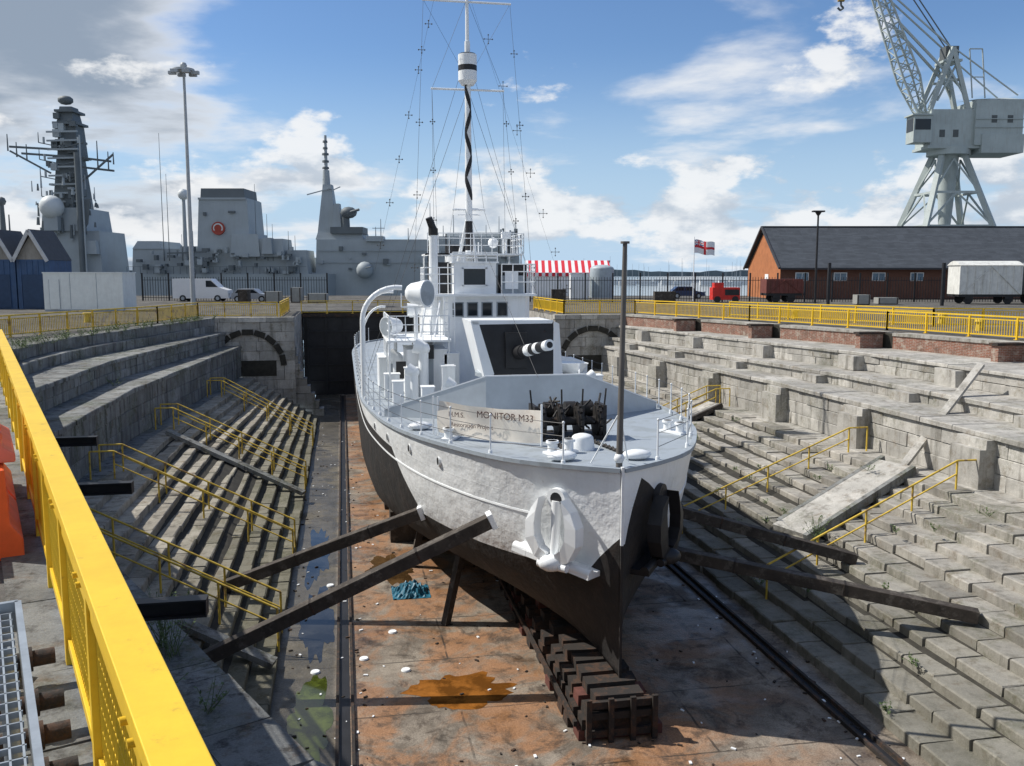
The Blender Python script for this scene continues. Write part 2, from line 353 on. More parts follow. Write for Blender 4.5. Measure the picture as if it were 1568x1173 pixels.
bb.obj('dock_wall_backing.001',[BACK])
fw=MB()
segwall(fw,[(-9.4,YE),(-3.4,YE)],FZ,-.3,.6,.7,1.5,0,1)
segwall(fw,[(-9.6,YE-.06),(-3.34,YE-.06)],-.3,.04,.8,.34,1.6,0,1)
segwall(fw,[(-3.4,YE+.6),(-3.4,YG+2)],FZ,.0,.6,.7,1.6,0,1)
segwall(fw,[(15.5,YE),(21.6,YE)],FZ,-.3,.6,.7,1.5,0,1)
segwall(fw,[(15.44,YE-.06),(21.8,YE-.06)],-.3,.04,.8,.34,1.6,0,1)
segwall(fw,[(15.5,YG+2),(15.5,YE+.6)],FZ,.0,.6,.7,1.6,0,1)
for cx,sg in((-3.4,1),(15.5,-1)):
    for k in range(9):
        z=FZ+k*.55;wd=1.9*(1-k/9)**1.6
        fw.box(cx-sg*.3,cx+sg*wd,YE+.3,YE+1.4,z,z+.53,0,random.random(),.02)
for cx in (-6.6,18.4):
    for k in range(9):
        t=math.pi*(k+.5)/9;r=2.3
        fw.beam((cx+(r-.1)*math.cos(t),YE-.05,-3.4+(r-.1)*math.sin(t)),(cx+(r+.3)*math.cos(t),YE-.05,-3.4+(r+.3)*math.sin(t)),.12,.74,1,(-math.sin(t),0,math.cos(t)))
    fw.box(cx-1.9,cx+1.9,YE-.03,YE+.02,LZ,-3.0,1)  # flat dark panel: shade of the arch recess put into the colour
fw.obj('dock_entrance_wall',[STONE_R,BACK])
cs=MB()
cs.box(-3.3,15.4,YG,YG+2.5,FZ,-.5,0)
for x in np.arange(-3,15.4,1.5): cs.box(x,x+.14,YG-.18,YG,FZ,-.6,0)
for z in (-6,-4.6,-3.2,-1.8): cs.box(-3.3,15.4,YG-.12,YG,z,z+.12,0)
cs.box(-3.4,15.5,YG-.3,YG+2.8,-.5,-.25,1)
cs.obj('dock_caisson_gate',[BLACK,RUST])
# ------------------------------------------------------------- railings
U=Vector((0,0,1))
def railing(name,pts,h=1.1,sp=2.0,top=(.09,.07),bars=.16,mat=YEL,z=0,bw_=.018):
    mb=MB()
    for p,q in zip(pts[:-1],pts[1:]):
        p=Vector((*p,z)) if len(p)==2 else Vector(p);q=Vector((*q,z)) if len(q)==2 else Vector(q)
        Ln=(q-p).length;n=max(1,round(Ln/sp))
        mb.beam(p+U*(h-top[1]/2),q+U*(h-top[1]/2),top[0],top[1],0)
        mb.beam(p+U*(h-.2),q+U*(h-.2),.05,.05,0)
        mb.beam(p+U*.15,q+U*.15,.05,.06,0)
        for i in range(n+1):
            c=p.lerp(q,i/n);mb.box(c.x-.045,c.x+.045,c.y-.045,c.y+.045,c.z,c.z+h-.03,0)
            mb.box(c.x-.1,c.x+.1,c.y-.1,c.y+.1,c.z,c.z+.02,0)
        if bars:
            k=int(Ln/bars)
            for i in range(k):
                c=p.lerp(q,(i+.5)/k);mb.beam(c+U*.15,c+U*(h-.2),bw_,bw_,0,(1,0,0))
    return mb.obj(name,[mat])
dn=Vector((-.340,.940,0));pn=Vector((.940,.340,0))
nr=lambda t:(pn*.49+dn*t)
mb=MB()
A=nr(.9);B=nr(30)
mb.beam(A+U*1.46,B+U*1.46,.19,.085,0)
mb.beam(A+U*1.37,B+U*1.37,.07,.1,0)
mb.beam(A+U*1.12,B+U*1.12,.06,.06,0);mb.beam(A+U*.2,B+U*.2,.06,.08,0)
t=1.6
while t<30:
    c=nr(t);mb.obox((c.x,c.y,0),.1,.1,1.42,math.radians(20),0);mb.obox((c.x,c.y,0),.26,.26,.02,math.radians(20),0)
    for s_ in(-.1,.1):
        mb.cyl(c+dn*s_+U*1.33+pn*.1,c+dn*s_+U*1.33-pn*.1,.02,.02,8,0)
    mb.beam(c+dn*.06+U*1.2,c+dn*.3+U*1.2,.03,.1,0)
    t+=2.05
t=1.0
while t<30:
    c=nr(t);mb.beam(c+U*.2,c+U*1.12,.014,.014,0,(1,0,0));t+=.075
for zz in np.arange(.28,1.1,.15): mb.beam(A+U*zz,B+U*zz,.01,.012,0)
mb.obj('yellow_railing',[YEL],bevel=.008)
railing('yellow_railing.001',[(nr(30).x,nr(30).y),(-16.6,41),(-16.7,46),(-11.4,60),(-10,66.8),(-4.6,67)],mat=YELF,bars=.13,bw_=.03)
railing('yellow_railing.002',[(-3.4,YG-.2),(15.5,YG-.2)],mat=YELF,z=-.25,bars=0)
railing('yellow_railing.003',[(-4.4,67),(-4.4,YG-.2)],mat=YELF,bars=.2,bw_=.03)
railing('yellow_railing.004',[(16.4,YG),(16.4,67),(22,67),(26,55.5),(29.3,45.3),(31.6,35),(32.2,12)],mat=YEL,bars=.14,bw_=.03,sp=2.4)
railing('yellow_railing.005',[(27.5,62),(34,48),(44,44)],mat=YEL,bars=.14,bw_=.03,sp=2.4)
wk=MB()
def wp(t,p,z): return dn*t+pn*p+U*z
for p in np.arange(-1.3,.06,.045): wk.beam(wp(-1.5,p,1.38),wp(5.1,p,1.38),.008,.035,0)
for t in np.arange(-1.5,5.11,.1): wk.beam(wp(t,-1.3,1.385),wp(t,.06,1.385),.008,.025,0)
wk.beam(wp(-1.5,.09,1.36),wp(5.15,.09,1.36),.03,.16,0);wk.beam(wp(-1.5,-1.33,1.36),wp(5.15,-1.33,1.36),.03,.16,0)
wk.beam(wp(5.15,-1.33,1.36),wp(5.15,.09,1.36),.03,.16,0)
for t in(.5,4.9):
    for p in(-1.25,.02): wk.cyl(wp(t,p,0),wp(t,p,1.3),.04,.04,8,0)
wk.obj('steel_walkway',[GALV])
pp=MB()
for i,t in enumerate((5.6,6.1,6.6,7.4)): pp.cyl(wp(t,-.6,.25),wp(t,.35,.25),.06,.06,10,0);pp.cyl(wp(t,.12,.25),wp(t,.2,.25),.09,.09,10,0)
for t in(5.4,7.6): pp.box(wp(t,0,0).x-.1,wp(t,0,0).x+.1,wp(t,0,0).y-.1,wp(t,0,0).y+.1,0,.2,0)
pp.obj('steel_pipes',[RUST])
OR=M('orange_plastic',(.85,.13,.03),.5,.1,3)
ORP=M('pink_faded_plastic',(.8,.22,.17),.55,.1,3)
for j,(t,p_,z0_) in enumerate(((12.0,.05,0),(14.1,.05,0),(12.3,.03,1.02),(11.8,-.55,0))):
    bm_=MB();c=wp(t,p_,z0_);d=dn;n_=pn;hh=1.0 if z0_==0 else .45
    prof=[(-.24,0),(.24,0),(.24,.22*hh),(.12,.4*hh),(.1,hh),(-.1,hh),(-.12,.4*hh),(-.24,.22*hh)]
    V=[]
    for s_ in(-.95,.95):
        for u,z in prof: V.append(c+d*s_+n_*u+U*z)
    n=8;bm_.add(V,[tuple(range(8)),tuple(range(8,16))[::-1]]+[(i,n+i,n+(i+1)%n,(i+1)%n) for i in range(n)],0)
    for s_ in(-.5,0,.5): bm_.beam(c+d*s_+U*.55*hh-n_*.13,c+d*s_+U*.55*hh+n_*.13,.22,.2*hh,0)
    bm_.obj('plastic_barrier'+('' if j==0 else '.%03d'%j),[ORP if j==2 else OR],bevel=.02)
for j,(x,y) in enumerate(((-1.9,12.5),(-4.45,20),(-6.6,25.9))):
    ib=MB();x0=XL(y)-.4;z=-1.5
    ib.box(x0,x,y-.11,y+.11,z-.015,z+.015,0);ib.box(x0,x,y-.11,y+.11,z+.2,z+.23,0);ib.box(x0,x,y-.012,y+.012,z+.015,z+.2,0);ib.box(x-.02,x,y-.11,y+.11,z+.015,z+.2,0)
    ib.obj('steel_beam'+('' if j==0 else '.%03d'%j),[BLACK])
def stair_rail(name,y,side,wdt=1.3,slide=False,sk=0):
    mb=MB()
    if side<0: top=(LE(y)-.3,LZ);bot=(-1.9,FZ+.3)
    else: top=(RE(y)+.5,LZ);bot=(12.6,FZ+.35)
    for o in(0,wdt):
        t_=Vector((top[0],y+o,top[1]));b_=Vector((bot[0],y+o-sk,bot[1]))
        mb.cyl(t_+U*1.0,b_+U*1.0,.032,.032,8,0);mb.cyl(t_+U*.55,b_+U*.55,.026,.026,8,0)
        ext=Vector((side*.8,0,0))
        mb.cyl(t_+U*1.0,t_+ext+U*1.0,.032,.032,8,0);mb.cyl(t_+ext+U*1.0,t_+ext,.032,.032,8,0)
        for i in range(5):
            c=t_.lerp(b_,i/4);mb.cyl(c-U*.2,c+U*1.0,.032,.032,8,0)
    mb.obj(name,[YELF])
    if slide:
        m2=MB();yy=y-1.6 if side<0 else y+.0
        a=Vector((top[0],yy,top[1]+.16));b_=Vector((bot[0],yy-sk,bot[1]+.16))
        m2.beam(a,b_,.42 if side<0 else 1.5,.16,0 if side>0 else 2,tone=.6)
        if side>0:
            for o in(-.85,.85): m2.beam(a+Vector((0,o,.08)),b_+Vector((0,o,.08)),.16,.24,1,tone=.3)
        m2.obj(('timber_slide' if side<0 else 'stone_slide')+('' if y<30 else '.001'),[STONE_R,WOOD,STONE])
for j,(y,sl) in enumerate(((25.8,True),(33.5,False),(44,True),(55,False))):
    stair_rail('stair_handrail'+('' if j==0 else '.%03d'%j),y,-1,slide=sl,sk=1.6)
stair_rail('stair_handrail.004',33.2,1,.01,False,1)
stair_rail('stair_handrail.005',26.6,1,.01,False,1.5)
stair_rail('stair_handrail.006',46,1,1.3,True,1)
m2=MB();a=Vector((20.0,29.8,LZ+.16));b_=Vector((14.9,28.0,-5.85+.16))
m2.beam(a,b_,1.7,.2,0,tone=.7)
for o in(-.95,.95): m2.beam(a+Vector((0,o,.06)),b_+Vector((0,o,.06)),.18,.3,1)
m2.obj('stone_slide',[STONE_R,STONE])
m2=MB();m2.beam((20.0,29.6,LZ+.1),(24.8,31.9,-.5),.3,.12,0,tone=.6);m2.obj('leaning_plank',[STONE_R])
# ------------------------------------------------------------- monitor ship
CX=6.07;CY=19.2
def cr(xs,ys):
    xs=list(xs);ys=list(ys);n=len(xs)
    d=[(ys[i+1]-ys[i])/(xs[i+1]-xs[i]) for i in range(n-1)]
    m=[d[0]]+[0 if d[i-1]*d[i]<=0 else 2*d[i-1]*d[i]/(d[i-1]+d[i]) for i in range(1,n-1)]+[d[-1]]
    def f(x):
        x=min(max(x,xs[0]),xs[-1]);i=min(n-2,max(0,int(np.searchsorted(xs,x)-1)));h=xs[i+1]-xs[i];t=(x-xs[i])/h
        return (2*t**3-3*t**2+1)*ys[i]+(t**3-2*t**2+t)*h*m[i]+(-2*t**3+3*t**2)*ys[i+1]+(t**3-t**2)*h*m[i+1]
    return f
HB=cr([0,.8,2,4,6,8,11,17,25,40,48,54],[.04,1.15,2.3,3.3,4.05,4.55,5.0,5.4,5.5,5.5,4.9,2.2])
ZD=cr([0,5,10,15,25,54],[-1.28,-1.42,-1.6,-1.78,-2.0,-2.0])
HW=cr([0,1,2,4,7,10,15,25,40,48,54],[.04,.75,1.5,2.75,3.9,4.6,5.25,5.45,5.45,4.6,1.0])
H5=cr([0,1,2,4,7,10,15,25,40,48,54],[.03,.4,.9,1.9,3.1,4.1,5.0,5.35,5.3,3.6,.3])
KB=cr([0,2,5,8,12,18,40,48,54],[.03,.12,.5,1.4,2.9,4.3,4.3,2,.1])
ship=empty('monitor_warship')
hm,N,b,pos=newmat('hull_paint')
sx=N.n('ShaderNodeSeparateXYZ');N.l(pos,sx.inputs[0]);X,Y,Z=sx.outputs
col=N.mix(N.ramp(N.noise(pos,.9,6,.6),.3,.7),(.80,.82,.83),(.88,.89,.89))
st=N.math('MULTIPLY',N.ramp(N.noise(pos,1,7,.75,sc3=(1.8,1.8,.2)),.5,.75),.3);col=N.mix(st,col,(.5,.48,.45))
sp=N.math('MULTIPLY',N.ramp(N.noise(pos,5,7,.8),.63,.7),.5);col=N.mix(sp,col,(.3,.22,.16))
def AND(*a):
    r=a[0]
    for q in a[1:]: r=N.math('MULTIPLY',r,q)
    return r
def lin(a,b_,c,d): # a*Y+b*Z+c*X > d
    return N.step(N.math('ADD',N.math('ADD',N.math('MULTIPLY',Y,a),N.math('MULTIPLY',Z,b_)),N.math('MULTIPLY',X,c)),d)
wlm=lin(0,-1,0,3.9)
stb=N.step(X,CX+.035);prt=lin(0,0,-1,-(CX-.035))
b1=AND(stb,lin(4.4,-1,0,3.3+4.4*CY),lin(-.9,-1,0,1.2-.9*CY),lin(-2.1,-1,0,-.2-2.1*CY))
b1b=AND(stb,lin(0,-1,0,3.45),lin(-1,0,0,-(CY+3)))
b2=AND(prt,lin(-1.3,-1,0,2.85-1.3*CY))
b3=AND(lin(.75,-1,0,3.9+.75*(CY+7)),lin(0,-1,0,2.3),prt)
b4=AND(lin(1,0,0,CY+12),lin(0,-1,0,2.3),stb)
b5=AND(lin(-1,0,0,-(CY+.08)),lin(0,-1,0,3.0))
blk=wlm
for q in(b1,b1b,b2,b3,b4,b5): blk=N.math('MAXIMUM',blk,q)
low=N.mix(N.ramp(N.noise(pos,1.3,7,.7),.4,.75),(.014,.013,.013),(.035,.026,.022))
col=N.mix(blk,col,low)
N.l(col,b.inputs['Base Color']);rr_=N.n('ShaderNodeMapRange');rr_.inputs[3].default_value=.33;rr_.inputs[4].default_value=.75;N.l(blk,rr_.inputs[0]);N.l(rr_.outputs[0],b.inputs['Roughness'])
bn=N.n('ShaderNodeBump');bn.inputs['Strength'].default_value=.5;bn.inputs['Distance'].default_value=.15;N.l(N.noise(pos,1.3,4,.6),bn.inputs['Height'])
pt=N.n('ShaderNodeTexBrick');cb=N.n('ShaderNodeCombineXYZ');N.l(Y,cb.inputs[0]);N.l(Z,cb.inputs[1]);N.l(cb.outputs[0],pt.inputs[0]);pt.inputs['Scale'].default_value=1;pt.inputs['Brick Width'].default_value=3.2;pt.inputs['Row Height'].default_value=1.1;pt.inputs['Mortar Size'].default_value=.012
bn2=N.n('ShaderNodeBump');bn2.inputs['Strength'].default_value=.45;bn2.inputs['Distance'].default_value=.02;N.l(pt.outputs['Fac'],bn2.inputs['Height']);N.l(bn.outputs[0],bn2.inputs['Normal']);N.l(bn2.outputs[0],b.inputs['Normal'])
h=MB()
st_=[0,.15,.4,.8,1.2,1.6]+list(np.arange(2,20,.6))+list(np.arange(20,54,2))+[54]
def section(y):
    b_,w_,m_,k_=HB(y),HW(y),H5(y),KB(y);zd=ZD(y)
    zs=[zd,-2.2,-3.0,-3.9,-4.5,-5.1,-5.6,-5.95,-6.1,-6.1]
    f=cr([-5.1,-3.9,zd],[m_,w_,b_])
    xs=[b_,f(-2.2),f(-3.0),w_,f(-4.5),m_,lerp(m_,k_,.45),lerp(m_,k_,.8),k_,0]
    return list(zip(xs,zs))
for sg in(-1,1):
    V=[];
    for y in st_:
        for x,z in section(y): V.append((CX+sg*x,CY+y,z))
    k=10;F=[]
    for i in range(len(st_)-1):
        for j in range(k-1):
            q=(i*k+j,i*k+j+1,(i+1)*k+j+1,(i+1)*k+j);F.append(q if sg<0 else q[::-1])
    h.add(V,F,0,smooth=True)
V=[(CX-x,CY+54,z) for x,z in section(54)]+[(CX+x,CY+54,z) for x,z in section(54)][::-1];h.add(V,[tuple(range(len(V)))[::-1]],0)
h.beam((CX,CY-.02,-1.2),(CX,CY-.02,-6.1),.06,.1,0,(0,1,0))
h.obj('hull',[hm],ship)
d=MB()
for a,c in zip(st_[:-1],st_[1:]):
    d.add([(CX-HB(a),CY+a,ZD(a)-.04),(CX+HB(a),CY+a,ZD(a)-.04),(CX+HB(c),CY+c,ZD(c)-.04),(CX-HB(c),CY+c,ZD(c)-.04)],[(0,1,2,3)],0,smooth=True)
    for sg in(-1,1):
        d.beam((CX+sg*HB(a),CY+a,ZD(a)+.0),(CX+sg*HB(c),CY+c,ZD(c)+.0),.12,.1,0)
        if a>1.5 and c<30: 
            f1=lambda y:cr([-5.1,-3.9,ZD(y)],[H5(y),HW(y),HB(y)])(-2.62)
            d.beam((CX+sg*f1(a),CY+a,-2.62),(CX+sg*f1(c),CY+c,-2.62),.03,.05,1)
d.obj('deck',[DECK,WHITE],ship)
s_=MB()
for sg in(-1,1):
    prev=None;y=.9
    while y<=50:
        p=Vector((CX+sg*(max(0,HB(y)-.12)),CY+y,ZD(y)))
        s_.cyl(p,p+U*1.0,.025,.02,6,0);s_.sphere(p+U*1.0,.038,0,6);s_.cyl(p,p+U*.12,.06,.05,8,0)
        if prev:
            for z in(.35,.68,.98): s_.cyl(prev+U*z,p+U*z,.008,.008,4,1)
        prev=p;y+=1.75
s_.obj('guard_rails',[WHITE,BLACK],ship)
j=MB();j.cyl((CX,CY+.25,-1.25),(CX+.08,CY+.3,3.75),.075,.05,10,0);j.cyl((CX+.08,CY+.3,3.75),(CX+.08,CY+.3,3.8),.1,.1,10,0)
j.cyl((CX,CY+.25,0),(CX-.45,CY+1.0,-1.3),.02,.02,6,1);j.cyl((CX,CY+.25,0),(CX+.45,CY+1.0,-1.3),.02,.02,6,1);j.sphere((CX,CY+.25,-1.05),.13,1,8)
j.obj('jackstaff',[M('staff_grey',(.13,.12,.11),.7),WHITE],ship)
bwk=MB()
pts=[(1.3,30.6,.25),(4.45,28.6,1.45),(7.7,28.6,1.45),(10.9,30.6,.25)]
for (x0,y0,h0),(x1,y1,h1) in zip(pts[:-1],pts[1:]):
    za=ZD(y0-CY)-.04;zb=ZD(y1-CY)-.04
    V=[(x0,y0,za),(x1,y1,zb),(x1,y1,zb+h1),(x0,y0,za+h0)];V+= [(a,b_+.05,c) for a,b_,c in V]
    bwk.add(V,[(0,1,2,3),(7,6,5,4),(3,2,6,7)],0)
    bwk.beam((x0,y0+.02,za+h0),(x1,y1+.02,zb+h1),.06,.04,1)
    for t in(.2,.5,.8):
        p=Vector((lerp(x0,x1,t),lerp(y0,y1,t)+.05,lerp(za,zb,t)));bwk.beam(p+U*lerp(h0,h1,t)*.9,p+Vector((0,.6,0)),.04,.04,0)
bwk.obj('breakwater',[M('breakwater_grey',(.5,.54,.57),.5,.1,1.2),WHITE],ship)
wd=MB();wy=24.2;wz=ZD(5)-.04
wd.box(CX-.85,CX+.95,wy-.35,wy+.75,wz,wz+.12,0)
wd.cyl((CX-.9,wy,wz+.5),(CX+1.0,wy,wz+.5),.12,.12,12,0)
for x in(-.85,-.35,.2,.75):
    wd.cyl((CX+x,wy,wz+.5),(CX+x+.16,wy,wz+.5),.42,.42,16,0)
    for i in range(16):
        t=i*math.pi/8;wd.beam((CX+x+.08,wy+.42*math.cos(t),wz+.5+.42*math.sin(t)),(CX+x+.08,wy+.5*math.cos(t),wz+.5+.5*math.sin(t)),.12,.07,0,(1,0,0))
for x in(-.6,.0,.5): wd.cyl((CX+x,wy+.45,wz+.75),(CX+x+.3,wy+.45,wz+.75),.24,.24,12,0)
for x in(-.95,.98,.35): wd.wallpoly([(CX+x-.05,wz),(CX+x+.05,wz),(CX+x+.05,wz+.95),(CX+x-.05,wz+.95)],wy-.25,wy+.6,0)
for i in range(40):
    a=Vector((CX+random.uniform(-.9,.95),wy+random.uniform(-.6,.6),wz+random.uniform(.1,1.1)));b_=a+Vector((random.uniform(-.3,.3),random.uniform(-.3,.3),random.uniform(-.3,.3)));wd.cyl(a,b_,.03,.03,6,0)
for x in(-1.0,-.2,.35,.95): wd.cyl((CX+x,wy-.1,wz+.4),(CX+x*1.1,wy-.1,wz+1.4),.025,.025,6,0)
for sg in(-1,1):
    for i in range(22):
        t=i/22;p=Vector((CX+sg*lerp(.45,.75,t),lerp(wy-.5,CY+1.9,t),wz+.06+.06*t));wd.sphere(p,.07,0,6,(1,1.4,.7) if i%2 else (.6,1.4,1.2))
wd.obj('windlass',[M('windlass_black',(.022,.02,.019),.6,.4,6,c2=(.07,.04,.03),amt=.2,c2s=6)],ship)
bo=MB()
def bollard(x,y,r=.15,hh=.34,ang=0):
    z=ZD(y-CY)-.03
    bo.obox((x,y,z),.85,.34,.06,ang,0)
    for s2 in(-.24,.24):
        px,py=x+s2*math.cos(ang),y+s2*math.sin(ang)
        bo.cyl((px,py,z),(px,py,z+hh),r*.8,r*.8,14,0);bo.cyl((px,py,z+hh-.06),(px,py,z+hh),r*1.1,r*1.05,14,0)
bollard(5.3,21.9,ang=.3);bollard(2.9,24.9,ang=1.1);bollard(9.3,24.6,ang=-1.1)
for x,y in((5.1,20.9),(6.9,20.7),(2.2,27)):
    z=ZD(y-CY);bo.sphere((x,y,z+.08),.25,0,12,(1.5,1,.5))
bo.cyl((6.0,22.4,-1.4),(6.0,22.4,-1.1),.32,.28,18,0);bo.sphere((6.0,22.4,-1.1),.28,0,14,(1,1,.4))
bo.obj('bollards',[WHITE],ship)
v=MB()
def cowl(x,y,hh,r=.22,fx=-1,fy=.3):
    z=ZD(y-CY)-.03;v.cyl((x,y,z),(x,y,z+hh),r,r,14,0)
    v.sphere((x,y,z+hh),r*1.35,0,12);v.cyl((x,y,z+hh+.02),(x+fx*r*1.6,y+fy*r*1.6,z+hh+.12),r*1.25,r*1.6,14,0,False)
cowl(3.1,36,2.0,.2);cowl(2.2,38.5,1.5,.18);cowl(3.9,33.0,.8,.13);cowl(2.6,34.3,1.2,.15);cowl(9.6,35,.8,.13,1)
for x,y,sx_,sy_,sz_ in((3.3,37.8,1.6,2.5,1.9),(2.2,41,1.4,2.4,1.4),(9.7,40,1.6,3,1.1),(2.6,36,.5,.5,1.2),(1.9,37,.6,.5,.9),(4.0,35.4,.5,.6,1.3),(9.9,35.5,.7,.6,.8),(3.0,33.2,.45,.5,.7),(2.0,34.6,.4,.5,.8),(4.3,36.8,.6,.5,1.7)):
    v.box(x-sx_/2,x+sx_/2,y-sy_/2,y+sy_/2,ZD(y-CY)-.04,ZD(y-CY)+sz_,0)
    v.box(x-sx_/2-.03,x+sx_/2+.03,y-sy_/2-.03,y+sy_/2+.03,ZD(y-CY)+sz_,ZD(y-CY)+sz_+.04,0)
    if sx_>1: v.box(x-.3,x+.25,y-sy_/2-.02,y-sy_/2,ZD(y-CY)+.2,ZD(y-CY)+sz_-.25,3)
v.box(3.2,3.55,36.3,36.52,-.3,.25,1);v.box(2.1,2.5,37.4,37.55,-1.2,-.5,1)
for (x,y,z,r,fx,fy) in((2.9,37.0,2.3,.55,.45,-.35),(2.15,38.6,.9,.42,-.4,-.3),(3.2,40.5,1.5,.3,-.4,0)):
    v.cyl((x,y,z),(x+fx,y+fy,z),r*.8,r,20,0);v.cyl((x+fx*1.0,y+fy*1.0,z),(x+fx*1.02,y+fy*1.02,z),r*.9,r*.9,20,3);v.sphere((x,y,z),r*.8,0,14);v.cyl((x,y,z-r),(x,y,ZD(y-CY)-.04),.07,.09,8,0)
    v.beam((x-r*1.05,y,z-r),(x-r*1.05,y,z),.05,.05,0);v.beam((x+r*1.05,y,z-r),(x+r*1.05,y,z),.05,.05,0);v.beam((x-r*1.05,y,z-r),(x+r*1.05,y,z-r),.06,.06,0)
v.box(1.7,4.3,36.6,41,.35,.42,0)
for x,y in((1.8,36.7),(1.8,38.8),(1.8,40.9),(4.2,36.7)): v.cyl((x,y,-2),(x,y,1.4),.04,.04,8,0)
for z in(.75,1.05,1.4):
    v.cyl((1.8,36.7,z),(4.2,36.7,z),.02,.02,6,0);v.cyl((1.8,36.7,z),(1.8,40.9,z),.02,.02,6,0)
for x in np.arange(2.1,4.2,.35): v.cyl((x,36.7,.42),(x,36.7,1.4),.015,.015,6,0)
def davit(x,y,z0,z1,reach,r=.1):
    P=[Vector((x,y,z0)),Vector((x,y,z1-1.2))]
    for i in range(1,9):
        t=i/8*math.pi*.55;P.append(Vector((x+reach*(1-math.cos(t))*.85,y,z1-1.2+1.3*math.sin(t))))
    v.path(P,r,8,0);return P[-1]
davit(.75,36.5,-1.9,2.45,1.6);davit(.85,41,-1.9,2.2,1.4,.07);davit(.8,39.2,-1.9,1.6,1.0,.05)
for sx_ in(3.35,3.95): v.beam((sx_-.7,37.2,-1.9),(sx_+.2,39.5,1.9),.06,.12,0)
for i in range(12):
    t=i/12;v.beam((3.35-.7+.9*t,37.2+2.3*t,-1.9+3.8*t),(3.95-.7+.9*t,37.2+2.3*t,-1.9+3.8*t),.14,.03,0)
for sx_ in(4.3,4.75): v.beam((sx_,38.9,-1.9),(sx_,39.3,2.1),.04,.06,0)
for i in range(14): v.beam((4.3,38.9+.4*i/14,-1.8+i*.28),(4.75,38.9+.4*i/14,-1.8+i*.28),.03,.03,0)
v.obj('deck_fittings',[WHITE,BLACK,GLASS,DECK],ship)
dg=MB()
V=[];n=9
for i in range(n+1):
    t=i/n;wd_=.75*(1-abs(2*t-1.0)**2.6)+.03;y=36.5+3.6*t
    for a in(-1,-.7,0,.7,1): V.append((9.6+a*wd_*(1 if abs(a)==1 else .9),y,-.75-(.55*(1-abs(a)**2.2))+.15*abs(2*t-1)**2))
F=[(i*5+jj,i*5+jj+1,(i+1)*5+jj+1,(i+1)*5+jj) for i in range(n) for jj in range(4)]
dg.add(V,F,0,smooth=True)
for y in(37.3,39.2): dg.box(9.0,10.2,y-.05,y+.05,-1.95,-1.15,1)
dg.obj('dinghy',[WHITE,BLACK],ship)
gn=MB();gz=ZD(14)-.04
gn.cyl((CX+.1,34.0,gz),(CX+.1,34.0,-.75),.9,.7,20,3);gn.cyl((CX+.1,34,-.75),(CX+.1,34,-.6),1.3,1.3,20,3)
x0=CX+.1
F0=[(-1.1,-.8),(1.45,-.8),(1.5,1.36),(-1.6,1.36)]
fy=32.7;by=35.4
V=[(x0+a,fy+(0 if z<0 else .25),z) for a,z in F0]+[(x0+a,by,z+(.1 if z<0 else 0)) for a,z in F0]
gn.add([V[0],V[1],V[2],V[3]],[(0,1,2,3)],1)
gn.add(V,[(0,3,7,4),(3,2,6,7),(1,5,6,2),(0,4,5,1)],0)
def on(a,z): return (x0+a,fy+.25*((z+.8)/2.16)-.012,z)
gn.add([on(-1.1,-.8),on(-.7,-.8),on(-1.32,1.36),on(-1.6,1.36)],[(0,1,2,3)],0)
gn.add([on(-1.5,1.24),on(1.45,1.26),on(1.5,1.38),on(-1.6,1.4)],[(0,1,2,3)],0)
gn.add([(x0+1.5,fy+.3,-.8),(x0+2.05,fy+1.0,-.8),(x0+1.9,fy+1.0,1.2),(x0+1.52,fy+.3,1.34)],[(0,1,2,3)],0)
gn.box(x0-.35,x0+.45,fy-.05,fy+.2,-.35,.95,1)
for a,z in((-.9,.2),(1.2,.2),(1.2,-.6),(-.75,-.6),(.0,1.1),(1.2,1.0)): gn.cyl(on(a,z),(on(a,z)[0],on(a,z)[1]-.03,z),.04,.04,8,1)
g0=Vector((x0+.05,33.2,.12));g1=Vector((x0+.62,29.7,.72));gd=(g1-g0)
def gp(t): return g0+gd*t
gn.cyl(gp(0),gp(.3),.27,.25,18,1);gn.cyl(gp(.3),gp(.42),.22,.215,18,1);gn.cyl(gp(.42),gp(.55),.215,.205,18,0);gn.cyl(gp(.55),gp(.66),.205,.195,18,1);gn.cyl(gp(.66),gp(.74),.195,.185,18,0);gn.cyl(gp(.74),gp(.9),.185,.18,18,1);gn.cyl(gp(.9),gp(1),.18,.19,18,0)
gn.cyl(gp(1.0),gp(1.002),.11,.11,14,1)
gn.obj('deck_gun',[WHITE,BLACK,GLASS,DECK],ship)
br=MB()
poly=[(4.55,39.9),(8.0,39.9),(8.3,40.5),(8.3,45),(3.7,45),(3.7,41.3)]
br.prism(poly,-2.05,2.1,0)
br.prism([(3.2,38.6),(4.55,38.6),(4.55,39.9),(3.7,41.3),(3.2,41.3)],-2.05,.3,0)
br.prism([(3.5,39.55),(8.45,39.55),(8.55,45.2),(3.4,45.2)],2.1,2.2,0)
for x in(4.98,5.62,6.27,6.95):
    br.box(x-.25,x+.25,39.86,39.9,1.2,1.85,3);br.box(x-.2,x+.2,39.83,39.86,1.25,1.8,2);br.box(x-.26,x+.26,39.8,39.88,1.86,1.9,0)
br.box(4.55,8.0,39.87,39.9,1.06,1.1,0)
br.box(4.85,6.75,40.3,42.4,2.2,3.55,0);br.box(4.75,6.85,40.2,42.5,3.55,3.62,0)
br.box(5.3,6.25,40.27,40.3,2.6,3.3,2)
for x in(5.25,6.3): br.box(x-.04,x+.04,40.24,40.3,2.55,3.35,0)
br.box(5.2,6.34,40.24,40.3,3.3,3.36,0);br.box(5.2,6.34,40.24,40.3,2.53,2.59,0)
